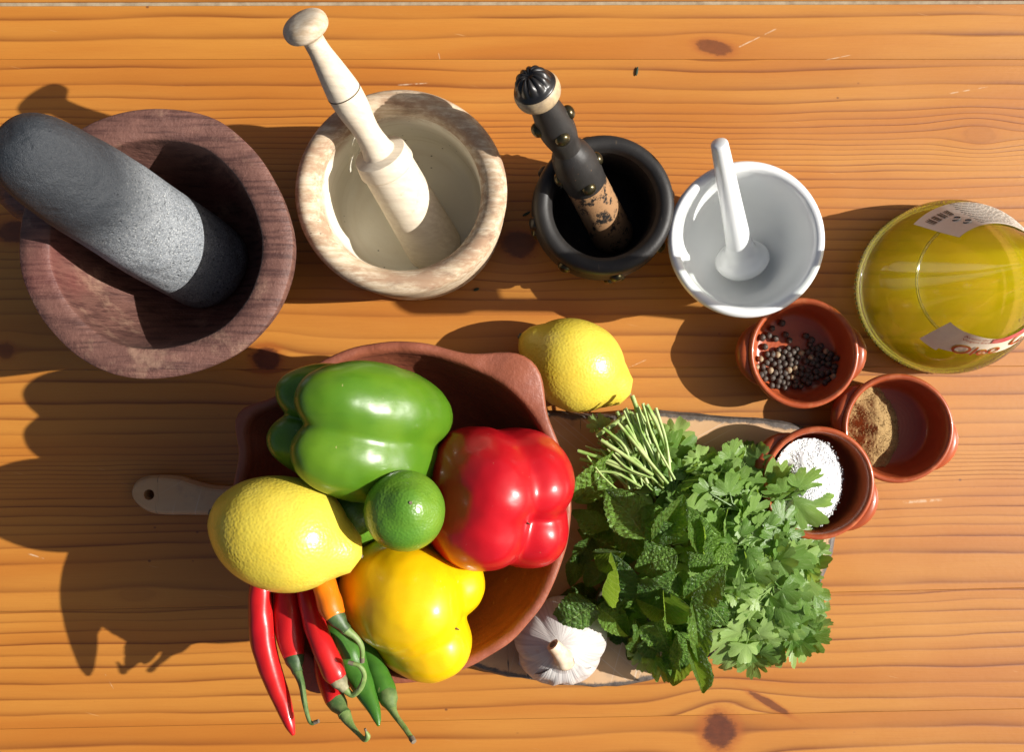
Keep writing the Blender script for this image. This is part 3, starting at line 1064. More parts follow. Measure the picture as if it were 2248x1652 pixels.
A, B = TB(1343, 528, 0.0175), TB(1158, 312, 0.145)
pk = thing("wooden_pestle", "black studded wooden pestle with ribbed cap and worn tan head, in the black mortar", "pestle", (A.x, A.y, 0))
M = axis_matrix(A, B - A)
L = (B - A).length
hp = prof_on_axis(A, B, [(1186, 224, 62), (1199, 250, 72), (1213, 276, 82), (1226, 296, 78), (1240, 313, 66), (1248, 323, 64)])
kn_ = prof_on_axis(A, B, [(1256, 334, 86), (1268, 357, 98), (1280, 382, 97)])
hd = prof_on_axis(A, B, [(1288, 398, 92), (1310, 440, 91), (1340, 500, 92)])
v, f = lathe([(0.0, -0.003), (0.010, -0.0025), (0.0132, 0.0), (0.0140, 0.005)] + list(reversed(hd)), 44)
build("head", xf(M, v), f, MT["black_worn"], pk)
v, f = lathe([hd[0]] + catmull(list(reversed(kn_)), 4) + [(hp[-1][0], hp[-1][1])], 44)
build("collar", xf(M, v), f, MT["black_mid"], pk)
v, f = lathe(catmull(list(reversed(hp)), 5), 44)
build("handle", xf(M, v), f, MT["black_mid"], pk)
s0, r0 = hp[0][1], hp[0][0]
v, f = lathe(catmull([(r0, s0), (0.0098, s0 + 0.0010), (0.0125, s0 + 0.0040), (0.0133, s0 + 0.0080), (0.0126, s0 + 0.0112), (0.0100, s0 + 0.0132), (0.0, s0 + 0.0138)], 5), 48)
kb = build("knob", xf(M, v), f, MT["ivory"], pk, attrs=None)
v, f = lathe(catmull([(0.0124, s0 + 0.0100), (0.0122, s0 + 0.0122), (0.0112, s0 + 0.0135), (0.0098, s0 + 0.0150), (0.0080, s0 + 0.0185), (0.0050, s0 + 0.0208), (0.0018, s0 + 0.0212), (0.0, s0 + 0.0210)], 5), 96,
             lambda th, r, z, i: (r * (1 + 0.055 * abs(math.cos(6 * th)) * smooth01((z - s0 - 0.0135) / 0.002)), z + 0.0012 * abs(math.cos(6 * th)) * smooth01((z - s0 - 0.0145) / 0.003) * smooth01((r - 0.001) / 0.003)))
build("cap", xf(M, v), f, MT["capblack"], kb)
for (srow, rr, offs) in ((hp[2][1], hp[2][0], 20), (kn_[2][1] + 0.003, kn_[1][0], 20)):
    for k in range(4):
        a = R(offs + 90 * k - 35)
        loc = M @ Vector((math.cos(a) * rr * 0.96, math.sin(a) * rr * 0.96, srow + (0.003 if k % 2 else -0.003)))
        n = M.to_3x3() @ Vector((math.cos(a), math.sin(a), 0.0))
        place("stud", stud_me, pk, axis_matrix(loc, n))

# ------------------------------------------------------------------ white porcelain mortar and pestle
c3 = TB(1592, 553)
prof = [(0.0, 0.0), (0.0250, 0.0), (0.0268, 0.0015), (0.0268, 0.006), (0.0285, 0.009)]
prof += catmull([(0.0290, 0.0098), (0.0365, 0.022), (0.0435, 0.042), (0.0470, 0.058), (0.0478, 0.0605)], 6)
prof += catmull([(0.0478, 0.0605), (0.0490, 0.0618), (0.0486, 0.0645), (0.0466, 0.0662), (0.0440, 0.0655), (0.0424, 0.0632)], 4)[1:]
prof += catmull([(0.0424, 0.0632), (0.0412, 0.058), (0.0380, 0.040), (0.0310, 0.020), (0.0190, 0.0105), (0.0, 0.0085)], 6)[1:]
v, f = lathe(prof, 84)
tag(build("porcelain_mortar", [p + c3 for p in v], f, MT["porcelain"], None, origin=c3), "white glazed porcelain mortar bowl touching the black mortar, holding a white pestle", "mortar")
A, B = TB(1621, 588, 0.0150), TB(1521, 383, 0.0900)
pw = thing("porcelain_pestle", "white glazed porcelain pestle with flared foot, standing in the white mortar", "pestle", (A.x, A.y, 0))
M = axis_matrix(A, B - A)
L = (B - A).length
v, f = lathe(catmull([(0.0, -0.0040), (0.008, -0.0032), (0.0145, 0.0), (0.0178, 0.0048), (0.0172, 0.0078), (0.0140, 0.0100), (0.0105, 0.0140), (0.0086, 0.0210)], 5), 48)
build("foot", xf(M, v), f, MT["porcelain"], pw)
v, f = lathe(catmull([(0.0086, 0.0210), (0.0078, 0.034), (0.0070, 0.055), (0.0058, L - 0.012), (0.0053, L)], 5) + [(0.0050, L + 0.0012), (0.0040, L + 0.0018), (0.0, L + 0.0018)], 40)
build("shaft", xf(M, v), f, MT["porcelain"], pw)


# ------------------------------------------------------------------ terracotta dishes
def dish(name, label, c, lug_deg):
    d = thing(name, label, "dish", c, "small glazed terracotta dishes")
    pr = [(0.0, 0.0015), (0.021, 0.0), (0.0240, 0.0008)] + catmull([(0.0262, 0.004), (0.0305, 0.013), (0.0338, 0.0225), (0.0346, 0.0265)], 5)
    pr += catmull([(0.0346, 0.0265), (0.0362, 0.0285), (0.0361, 0.0312), (0.0345, 0.0322), (0.0328, 0.0312), (0.0320, 0.0290)], 4)[1:]
    pr += catmull([(0.0320, 0.0290), (0.0312, 0.024), (0.0298, 0.015), (0.0270, 0.0090), (0.0200, 0.0066), (0.0, 0.0060)], 6)[1:]
    ph = random.random() * 6
    v, f = lathe(pr, 72, lambda th, r, z, i: (r * (1 + 0.008 * math.cos(2 * th + ph) + 0.005 * math.cos(3 * th)), z))
    build("bowl", [p + c for p in v], f, MT["terracotta"], d)
    for s in (0, 180):
        pts, rad = [], []
        for q in range(15):
            t = q / 14
            a = R(lug_deg + s + (t - 0.5) * 78)
            bulge = math.sin(PI * t)
            pts.append(c + Vector((math.cos(a), math.sin(a), 0)) * (0.0325 + 0.0052 * bulge) + Vector((0, 0, 0.0225 + 0.002 * bulge)))
            rad.append(0.0016 + 0.0042 * bulge)
        v, f = tube(pts, rad, 12, True)
        build("handle", v, f, MT["terracotta"], d)
    return d


cp = TB(1736, 778)
dish("terracotta_dish", "glazed terracotta dish of black peppercorns beside the white mortar", cp, 0)
cc = TB(1934, 936)
dish("terracotta_dish", "glazed terracotta dish of brown ground spice beside the oil bottle", cc, -20)
cs = PX(1797, 1062, BZ + 0.032); cs.z = BZ
dish("terracotta_dish", "glazed terracotta dish of coarse white salt on the board under the coriander", cs, -28)

# peppercorns, each its own thing
pc_meshes = []
for q in range(4):
    vv, ffs = [], []
    n1, n2 = 9, 12
    pr = [(0.00212 * math.sin(PI * i / n1), -0.00212 * math.cos(PI * i / n1)) for i in range(n1 + 1)]
    pr[0] = (0, pr[0][1]); pr[-1] = (0, pr[-1][1])
    vv, ffs = lathe(pr, n2)
    vv = [p * (1 + 0.10 * mnoise.noise(p * 900 + Vector((q * 7, 0, 0)))) for p in vv]
    pc_meshes.append(make_mesh("peppercorn", vv, ffs, MT["peppercorn"] if q < 3 else MT["peppercorn_pale"]))
spots = []
rng = random.Random(11)


def try_spot(x, y, dmin=10.8):
    if all((x - a) ** 2 + (y - b) ** 2 > dmin * dmin for a, b in spots):
        spots.append((x, y)); return True
    return False


for (x, y) in ((1716, 710), (1694, 722), (1687, 737), (1672, 742), (1702, 744), (1725, 735), (1733, 747), (1770, 738), (1782, 747), (1778, 757), (1795, 766), (1679, 762),
               (1803, 760), (1812, 772), (1822, 778), (1806, 782)):
    try_spot(x, y, 8)
for _ in range(6000):
    a, r = rng.random() * 2 * PI, math.sqrt(rng.random())
    x, y = 1727 + 70 * r * math.cos(a), 808 + 46 * r * math.sin(a)
    if y < 772 and x < 1740 and rng.random() < 0.6: continue
    if len(spots) < 92: try_spot(x, y)
for _ in range(900):
    a, r = rng.random() * 2 * PI, math.sqrt(rng.random())
    x, y = 1800 + 34 * r * math.cos(a), 800 + 42 * r * math.sin(a)
    if len(spots) < 116: try_spot(x, y)
for i, (x, y) in enumerate(spots):
    zf = 0.0085
    P = PX(x, y, zf)
    rr = (P - Vector((cp.x, cp.y, zf))).length
    P.z = 0.0083 + (0.0011 if rr > 0.021 else 0) + max(0, rr - 0.024) * 0.9
    M = Matrix.Translation(P) @ Matrix.Rotation(rng.random() * 6, 4, 'Z') @ Matrix.Rotation(rng.random() * 6, 4, 'X') @ Matrix.Scale(0.9 + 0.25 * rng.random(), 4)
    pale = rng.random() < 0.1
    o = place("peppercorn", pc_meshes[3] if pale else pc_meshes[rng.randrange(3)], None, M)
    tag(o, "pale tan peppercorn among the black ones in the terracotta dish" if pale else "round wrinkled black peppercorn lying in the terracotta dish beside the white mortar",
        "peppercorn", "pale peppercorns in the dish" if pale else "black peppercorns in the dish")


def heap(name, c, zfloor, shape, mat, label, cat, amp, fine, n=70, half=0.030, grains=0, kind=None, gmat=None, gsize=0.0007):
    """height field inside a dish; shape(px, py in metres from the dish centre) -> height"""
    verts, faces, ok = [], [], {}
    for j in range(n):
        for i in range(n):
            x, y = (i / (n - 1) * 2 - 1) * half, (j / (n - 1) * 2 - 1) * half
            h = shape(x, y)
            h += (amp * mnoise.noise(Vector((x * 180, y * 180, 1.0))) + fine * mnoise.noise(Vector((x * 900, y * 900, 5.0)))) * smooth01(h / 0.002)
            rr = math.hypot(x, y)
            floor = 0.0064 + max(0.0, rr - 0.020) ** 2 * 60
            verts.append(c + Vector((x, y, zfloor + floor - 0.0012 + h)))
            ok[len(verts) - 1] = h > 0.0004
    for j in range(n - 1):
        for i in range(n - 1):
            a = j * n + i
            q = (a, a + 1, a + n + 1, a + n)
            if any(ok[t] for t in q): faces.append(q)
    used = sorted({t for q in faces for t in q})
    mp_ = {t: i for i, t in enumerate(used)}
    verts = [verts[t] for t in used]
    faces = [tuple(mp_[t] for t in q) for q in faces]
    t = thing(name, label, cat, c, None, kind)
    build("heap", verts, faces, mat, t)
    if grains:
        gv, gf = [], []
        r2 = random.Random(3)
        cnt = 0
        while cnt < grains:
            x, y = (r2.random() * 2 - 1) * half, (r2.random() * 2 - 1) * half
            h = shape(x, y)
            if h < 0.0004 and not (shape(x * 0.86, y * 0.86) > 0.0012 and r2.random() < 0.25): continue
            rr = math.hypot(x, y)
            if rr > half: continue
            floor = 0.0064 + max(0.0, rr - 0.020) ** 2 * 60
            s = gsize * (0.45 + 1.3 * r2.random() ** 2)
            base = len(gv)
            Mq = Matrix.Translation(c + Vector((x, y, zfloor + floor + max(0, h - 0.0011) - s * 0.25))) @ Matrix.Rotation(r2.random() * 6, 4, Vector((r2.random(), r2.random(), r2.random() + 0.1)))
            for dx in (-1, 1):
                for dy in (-1, 1):
                    for dz in (-1, 1):
                        gv.append(Mq @ Vector((dx * s, dy * s * 0.8, dz * s * 0.7)))
            for q in ((0, 1, 3, 2), (4, 6, 7, 5), (0, 4, 5, 1), (2, 3, 7, 6), (0, 2, 6, 4), (1, 5, 7, 3)):
                gf.append(tuple(base + k for k in q))
            cnt += 1
        tag(build("loose_grain", gv, gf, gmat or mat, t, smooth=False), kind="stuff")
    return t


def cumin_shape(x, y):
    # a ridge lying along the dish's side towards the bowl, steep at its crest
    u, w = (x + 0.0085) / 0.0190, (y + 0.002 + x * 0.25) / 0.0285
    d = math.sqrt(u * u + w * w)
    h = 0.0125 * max(0, 1 - d) ** 0.8
    return h


def salt_shape(x, y):
    u, w = (x + 0.0045) / 0.0215, (y + 0.000) / 0.0265
    d = math.sqrt(u * u + w * w)
    return 0.0078 * smooth01(1.10 - d) + 0.0012 if d < 1.0 else (0.012 * max(0.0, 1.1 - d))


heap("ground_spice", cc, 0.0, cumin_shape, MT["cumin"], "heap of brown ground spice in a terracotta dish", "spice", 0.0016, 0.0006, 90, 0.0285, 1500, None, None, 0.00022)
heap("salt", cs, BZ, salt_shape, MT["salt"], "heap of coarse white salt in a terracotta dish beside the coriander", "salt", 0.0010, 0.0004, 80, 0.0285, 3400, None, None, 0.00036)

# ------------------------------------------------------------------ oil bottle
c4 = TB(2057, 636)
bt = thing("oil_bottle", "wide-based clear glass bottle of golden olive oil with paper labels", "bottle", c4)
gp = [(0.0, 0.004), (0.030, 0.003), (0.045, 0.0015), (0.0525, 0.0), (0.0560, 0.002)] + catmull([(0.0578, 0.006), (0.0582, 0.014), (0.0580, 0.022), (0.0560, 0.032), (0.0510, 0.045),
                                                                            (0.0440, 0.059), (0.0360, 0.076), (0.0280, 0.096), (0.0212, 0.120), (0.0172, 0.150), (0.0155, 0.185), (0.0150, 0.225)], 6)
GPZ = [p[1] for p in gp[5:]]
GPR = [p[0] for p in gp[5:]]


def bottle_r(z):
    return float(np.interp(z, GPZ, GPR))


v, f = lathe(gp + [(0.0165, 0.227), (0.0165, 0.233), (0.0140, 0.233), (0.0138, 0.228)], 96)
build("glass_body", [p + c4 for p in v], f, MT["glass"], bt)
LEV = 0.064
op = [(0.0, 0.0065), (0.030, 0.0058), (0.046, 0.0045), (0.0530, 0.0050), (0.0556, 0.008)] + [(bottle_r(z) - 0.0022, z) for z in np.linspace(0.012, LEV, 16)]
op += [(bottle_r(LEV) - 0.0045, LEV - 0.0008), (0.020, LEV - 0.001), (0.0, LEV - 0.001)]
v, f = lathe(op, 96)
build("oil", [p + c4 for p in v], f, MT["oil"], bt)
ringp = [c4 + Vector((math.cos(q / 96 * 2 * PI), math.sin(q / 96 * 2 * PI), 0)) * (bottle_r(LEV) - 0.0022) + Vector((0, 0, LEV)) for q in range(97)]
v, f = tube(ringp, [0.0008] * 97, 8, False)
build("oil_line", v, f, MT["glass"], bt)
br_ = random.Random(9)
for q in range(9):
    a, rr_, sz = br_.uniform(-0.9, 0.5), bottle_r(LEV) - br_.uniform(0.004, 0.010), br_.uniform(0.0008, 0.0018)
    v, f = lathe([(0.0, -0.4 * sz), (sz, 0.0), (0.8 * sz, 0.5 * sz), (0.4 * sz, 0.85 * sz), (0.0, 0.95 * sz)], 14)
    build("bubble", [p + c4 + Vector((math.cos(a) * rr_, math.sin(a) * rr_, LEV - 0.0006)) for p in v], f, MT["glass"], bt)
kv, kf = [], []
for k in range(110):
    a = 2 * PI * k / 110
    P = c4 + Vector((math.cos(a), math.sin(a), 0)) * 0.0570 + Vector((0, 0, 0.0035))
    v, f = lathe([(0.0, -0.0013), (0.0011, -0.0006), (0.0011, 0.0006), (0.0, 0.0013)], 6)
    b0 = len(kv)
    kv += xf(axis_matrix(P, Vector((math.cos(a), math.sin(a), 0.4))), v)
    kf += [tuple(b0 + i for i in q) for q in f]
tag(build("knurled_ring", kv, kf, MT["glass"], bt), kind="stuff")
v, f = lathe([(0.0, 0.252), (0.016, 0.252), (0.0172, 0.250), (0.0172, 0.229), (0.0166, 0.228)], 40)
build("cap", [p + c4 for p in v], f, MT["ink_dark"], bt)


def on_bottle(th, z, off):
    r = bottle_r(z) + off
    return c4 + Vector((math.cos(th) * r, math.sin(th) * r, z))


def label_patch(name, th0, th1, zlo, zhi, mat, off, parent, nu=40, nv=8):
    verts, faces = [], []
    for i in range(nu + 1):
        t = i / nu
        th = th0 + (th1 - th0) * t
        for j in range(nv + 1):
            s = j / nv
            z = zlo(t) + (zhi(t) - zlo(t)) * s
            verts.append(on_bottle(th, z, off))
    for i in range(nu):
        for j in range(nv):
            a = i * (nv + 1) + j
            faces.append((a, a + nv + 1, a + nv + 2, a + 1))
    return build(name, verts, faces, mat, parent)


def text_patch(name, body, size, th_start, z0, mat, off, parent, tilt=0.0, shear=0.0, stretch=1.0):
    cu = bpy.data.curves.new("lettering", 'FONT')
    cu.body = body
    cu.size = size
    cu.shear = shear
    cu.resolution_u = 3
    ob = bpy.data.objects.new("lettering", cu)
    link(ob)
    dg = bpy.context.evaluated_depsgraph_get()
    me = bpy.data.meshes.new_from_object(ob.evaluated_get(dg))
    bpy.data.objects.remove(ob)
    rr = bottle_r(z0)
    vs_ = [on_bottle(th_start + p.co.x * stretch / rr, z0 + p.co.y * 0.78 + tilt * p.co.x, off) for p in me.vertices]
    fs = [tuple(p.vertices) for p in me.polygons]
    bpy.data.meshes.remove(me)
    return build(name, vs_, fs, mat, parent, smooth=False)


fl = label_patch("front_label", R(-128), R(-15), lambda t: 0.0535 + 0.004 * math.sin(t * 5) ** 2, lambda t: 0.0760 + 0.002 * math.sin(t * 9), MT["label"], 0.0006, bt)
label_patch("scroll_curl", R(-133), R(-118), lambda t: 0.0530, lambda t: 0.0790, MT["label"], 0.0016, fl, 10, 6)
text_patch("lettering", "Oleo", 0.0170, R(-113), 0.0570, MT["ink_gold"], 0.0010, fl, 0.02, 0.12, 0.92)
text_patch("lettering", "Oleo", 0.0170, R(-112.3), 0.0565, MT["ink_red"], 0.0013, fl, 0.02, 0.12, 0.92)
text_patch("lettering", "C", 0.0200, R(-66), 0.0575, MT["ink_gold"], 0.0010, fl, 0.0, 0.12, 0.95)
text_patch("lettering", "C", 0.0200, R(-65.3), 0.0570, MT["ink_red"], 0.0013, fl, 0.0, 0.12, 0.95)
text_patch("lettering", "Aceite de Oliva", 0.0040, R(-112), 0.0735, MT["ink_red"], 0.0010, fl)
text_patch("lettering", "Virgen Extra", 0.0040, R(-111), 0.0702, MT["ink_red"], 0.0010, fl)
label_patch("red_banner", R(-84), R(-30), lambda t: 0.0700 - 0.002 * math.sin(t * PI), lambda t: 0.0752, MT["ink_pink"], 0.0010, fl, 20, 4)
bl = label_patch("back_label", R(132), R(28), lambda t: 0.0400 + 0.006 * (1 - t) ** 2, lambda t: 0.0850, MT["label2"], 0.0006, bt)
bk = 0
for k in range(15):
    t0 = R(127 - k * 1.25)
    if k in (3, 7, 11): continue
    label_patch("barcode_bar", t0, t0 - R(0.5 + 0.25 * (k % 3)), lambda t: 0.0520, lambda t: 0.0600, MT["ink_dark"], 0.0010, bl, 2, 3)
rl_ = random.Random(5)
for k in range(13):
    z = 0.0445 + k * 0.0030
    th = R(103 - rl_.random() * 2)
    while th > R(34):
        wdt = R(1.2 + rl_.random() * 3.5)
        label_patch("print_line", th, th - wdt, lambda t: z, lambda t: z + 0.0009, MT["ink_dark"], 0.0009, bl, 3, 1)
        th -= wdt + R(0.8)
for deg, z in ((112, 0.066), (109, 0.074)):
    pts = [on_bottle(R(deg) + 0.0024 * math.cos(q / 12 * 2 * PI) / bottle_r(z), z + 0.0022 * math.sin(q / 12 * 2 * PI), 0.0010) for q in range(10)]
    v, f = tube(pts, [0.0004] * 10, 5)
    build("printed_mark", v, f, MT["ink_dark"], bl)

# ------------------------------------------------------------------ clay bowl
c5 = TB(912, 1088)
c5.z = BZ
LUG = [(R(149), R(8.0), 0.135, 0.120), (R(50), R(12), 0.175, 0.02), (R(242), R(11), 0.17, 0.05)]


def clay_rf(th, r, z, i):
    inside = i > n_out
    w = smooth01((z - 0.038) / 0.034)
    add = 0.0
    for (a, s, ao, ai) in LUG:
        d = (th - a + PI) % (2 * PI) - PI
        add += (ai if inside else ao) * math.exp(-abs(d / s) ** 2.2) * w
    n = 0.024 * mnoise.noise(Vector((math.cos(th) * 1.2, math.sin(th) * 1.2, 2.0))) * w + 0.010 * mnoise.noise(Vector((math.cos(th) * 5, math.sin(th) * 5, z * 40)))
    return r * (1 + add + n), z + w * (0.0035 * mnoise.noise(Vector((math.cos(th) * 1.6, math.sin(th) * 1.6, 6.0))) + 0.0014 * mnoise.noise(Vector((math.cos(th) * 7, math.sin(th) * 7, 1.0))))


outp = catmull([(0.046, 0.0), (0.056, 0.006), (0.076, 0.026), (0.092, 0.048), (0.1005, 0.068), (0.1020, 0.0735)], 6)
rimp = catmull([(0.1020, 0.0735), (0.1015, 0.0765), (0.0990, 0.0775), (0.0965, 0.0765), (0.0950, 0.074)], 3)[1:]
inp = catmull([(0.0950, 0.074), (0.0930, 0.066), (0.084, 0.046), (0.066, 0.024), (0.042, 0.0115), (0.0, 0.0090)], 7)[1:]
pr = [(0.0, 0.0)] + outp + rimp + inp
n_out = len(outp) + 5
v, f = lathe(pr, 160, clay_rf)
tag(build("clay_bowl", [p + c5 for p in v], f, MT["clay"], None, origin=c5), "burnished brown clay bowl with pinched lugs, heaped with peppers and citrus", "bowl")


# ------------------------------------------------------------------ bell peppers
def bell(name, label, centre, d, lobes, mat, pw=18):
    """lobes: (angle deg, offset, radius, half length, z shift); local z is the blossom end"""
    M = axis_matrix(centre, d)
    n, mrings = 120, 72
    verts, faces = [], []
    dat = []
    for (a, off, r, hl, zs) in lobes:
        dat.append((np.array((math.cos(R(a)) * off, math.sin(R(a)) * off, zs)), np.array((r, r, hl))))

    def radius(u):
        tot = 0.0
        for c, s in dat:
            q, w = u / s, c / s
            A_, B_, C_ = q @ q, -2 * (q @ w), w @ w - 1
            D_ = B_ * B_ - 4 * A_ * C_
            if D_ <= 0: continue
            t = (-B_ + math.sqrt(D_)) / (2 * A_)
            if t > 0: tot += t ** pw
        return tot ** (1 / pw) if tot > 0 else 0.001

    prof_rings = []
    for j in range(mrings + 1):
        ph = PI * j / mrings
        ring = []
        for i in range(1 if j in (0, mrings) else n):
            th = 2 * PI * i / n
            u = np.array((math.sin(ph) * math.cos(th), math.sin(ph) * math.sin(th), -math.cos(ph)))
            r = radius(u)
            r *= 1 + 0.022 * mnoise.noise(Vector(u * 2.2) + Vector((centre.x * 40, 0, 0))) + 0.007 * mnoise.noise(Vector(u * 6.5) + Vector((centre.y * 40, 3, 0)))
            ring.append(len(verts))
            verts.append(M @ Vector(u * r))
        prof_rings.append(ring)
    for a, b in zip(prof_rings[:-1], prof_rings[1:]):
        for k in range(n):
            k2 = (k + 1) % n
            if len(a) == 1: faces.append((a[0], b[k2], b[k]))
            elif len(b) == 1: faces.append((a[k], a[k2], b[0]))
            else: faces.append((a[k], a[k2], b[k2], b[k]))
    t = thing(name, label, "bell pepper", (centre.x, centre.y, centre.z - 0.04), "bell peppers in the clay bowl")
    build("flesh", verts, faces, mat, t)
    tip = verts[-1]
    v, f = tube([tip - Vector(d).normalized() * 0.001, tip + Vector(d).normalized() * 0.0006, tip + Vector(d).normalized() * 0.0022 + Vector((0.0008, 0, 0))], [0.0011, 0.0007, 0.0003], 6)
    build("blossom_scar", v, f, MT["dry"], t)
    return t


bell("bell_pepper", "glossy green bell pepper lying on its side in the clay bowl", PX(788, 944, 0.112), Vector((-0.76, 0.17, 0.60)),
     [(46, 0.0205, 0.0262, 0.0500, 0.000), (-44, 0.0200, 0.0255, 0.0480, -0.002), (134, 0.0190, 0.0215, 0.0440, 0.004), (-136, 0.0190, 0.0215, 0.0435, 0.004)], MT["green_pepper"])
bell("bell_pepper", "glossy red bell pepper standing blossom end up in the clay bowl", PX(1094, 1093, 0.094), Vector((0.43, -0.27, 0.86)),
     [(-104, 0.0205, 0.0262, 0.0400, 0.003), (166, 0.0210, 0.0262, 0.0395, 0.002), (-14, 0.0185, 0.0300, 0.0440, 0.002), (60, 0.0185, 0.0300, 0.0440, 0.001)], MT["red_pepper"], 14)
bell("bell_pepper", "glossy yellow bell pepper leaning in the clay bowl beside the chilies", PX(916, 1324, 0.092), Vector((0.62, -0.20, 0.76)),
     [(-14, 0.0142, 0.0330, 0.0435, 0.0), (112, 0.0188, 0.0268, 0.0405, 0.001), (-122, 0.0200, 0.0245, 0.0375, -0.004)], MT["yellow_pepper"], 15)


# ------------------------------------------------------------------ citrus
def citrus_fruit(name, label, cat, centre, d, hl, hw, mat, nip=1.0, stub=0.35, seed=0.0, group=None):
    d = Vector(d).normalized()
    M = axis_matrix(centre, d)
    pts = []
    K = 40
    for i in range(K + 1):
        t = -1 + 2 * i / K
        body_hl = hl * (0.93 - 0.12 * nip)
        r = hw * max(0.0, 1 - abs(t) ** 2.15) ** 0.56
        z = t * (body_hl if t > 0 else hl * (0.97 - 0.12 * stub))
        if t > 0.80: # nipple
            q = (t - 0.80) / 0.20
            r = max(r, hw * (0.40 * nip + 0.02) * max(0, 1 - q ** 3.2) ** 0.5)
            z += (hl * 0.17 * nip) * q ** 1.1
        if t < -0.86:
            q = (-t - 0.86) / 0.14
            r = max(r, hw * 0.34 * stub * math.sqrt(max(0, 1 - q ** 3)))
            z -= hl * 0.16 * stub * q
        pts.append((r if 0 < i < K else 0.0, z))

    def rf(th, r, z, i):
        n = 0.03 * mnoise.noise(Vector((math.cos(th) * 0.9, math.sin(th) * 0.9, z * 26 + seed))) + 0.006 * mnoise.noise(Vector((math.cos(th) * 5, math.sin(th) * 5, z * 130 + seed)))
        return r * (1 + n), z
    v, f = lathe(pts, 80, rf)
    t = thing(name, label, cat, (centre.x, centre.y, centre.z - hw), group)
    build("rind", xf(M, v), f, mat, t)
    q = M @ Vector((0, 0, pts[-1][1] - 0.0008))
    v, f = tube([q, q + d * 0.0011], [0.0013, 0.0008], 8)
    build("blossom_scar", v, f, MT["dry"], t)
    q = M @ Vector((0, 0, pts[0][1] + 0.0008))
    v, f = tube([q, q - d * 0.0012], [0.0022, 0.0017], 9)
    build("stem_scar", v, f, MT["dry"], t)
    return t


a, b = PX(456, 1124, 0.128), PX(799, 1224, 0.128)
citrus_fruit("lemon", "large yellow lemon on top of the clay bowl over the chilies", "lemon", (a + b) / 2, b - a, (b - a).length / 2, wid(253, 0.128) / 2, MT["lemon"], 1.0, 0.1, 1.0)
a, b = PX(1140, 737, 0.033), PX(1387, 868, 0.029)
citrus_fruit("lemon", "yellow lemon lying on the table between clay bowl and white mortar", "lemon", (a + b) / 2 - Vector((0, 0, 0.001)), b - a, (b - a).length / 2, 0.0300, MT["lemon"], 1.0, 0.9, 5.0)
citrus_fruit("lime", "round green lime on top between the bell peppers in the clay bowl", "lime", PX(889, 1122, 0.142), Vector((0.22, 0.30, 0.92)), 0.0240, 0.0222, MT["lime"], 0.75, 0.3, 3.0)
citrus_fruit("lime", "dark green lime half hidden between the lemon and the bell peppers", "lime", PX(775, 1120, 0.090), Vector((0.3, 0.9, 0.2)), 0.0260, 0.0225, MT["lime"], 0.6, 0.3, 8.0)


# ------------------------------------------------------------------ chilies
def chili(label, rows, stem_rows, mat, calyx_mat, stem_mat, calyx_w, tip_end=None, dry_tip=True):
    """rows: (px, py, z, width px) for the flesh; stem_rows the same for the stalk, beginning at the calyx"""
    t = thing("chili_pepper", label, "chili", PX(rows[0][0], rows[0][1], rows[0][2]), "chilies in the clay bowl")
    rs = catmull(rows, 9)
    pts = [PX(x, y, z) for x, y, z, w in rs]
    rad = [max(0.0008, wid(w, z) / 2) for x, y, z, w in rs]
    pts = [pts[0] + (pts[0] - pts[1]).normalized() * rad[0] * 0.5] + pts
    rad = [rad[0] * 0.6] + rad
    pts.append(pts[-1] + (pts[-1] - pts[-2]).normalized() * rad[-1] * 0.45)
    rad.append(rad[-1] * 0.55)
    v, f = tube(pts, rad, 24, True, 1.0, 0.09, rows[0][0] * 0.1)
    build("flesh", v, f, mat, t)
    if stem_rows:
        x, y, z, w = rows[-1]
        e = PX(x, y, z)
        s0, s1 = PX(*stem_rows[0][:3]), PX(*stem_rows[1][:3])
        dirn = (s0 - e).normalized()
        rw = wid(calyx_w, z) / 2
        cpts = [e - dirn * 0.004, e - dirn * 0.001, e + (s0 - e) * 0.4, e + (s0 - e) * 0.8, s0 + (s1 - s0) * 0.15]
        cr = [rw * 1.02, rw * 1.05, rw * 0.94, rw * 0.62, wid(stem_rows[0][3], z) / 2 * 1.05]
        v, f = tube(cpts, cr, 20)
        # ragged lower edge
        nv = 20
        for k in range(nv):
            v[k] = v[k] - dirn * 0.0022 * abs(math.sin(k * 2.5 * PI / nv * 2))
        build("calyx", v, f, calyx_mat, t)
        rs = catmull(stem_rows, 5)
        pts = [PX(x, y, z) for x, y, z, w in rs]
        rad = [wid(w, z) / 2 for x, y, z, w in rs]
        v, f = tube(pts, rad, 10, True, 1.0, 0.18, 3.0)
        so = build("stem", v, f, stem_mat, t)
        if dry_tip:
            d_ = (pts[-1] - pts[-2]).normalized()
            v, f = tube([pts[-1] - d_ * 0.0015, pts[-1] + d_ * 0.0015], [rad[-1] * 1.2, rad[-1] * 1.05], 9)
            build("stem_end", v, f, MT["dry"], so)
    return t


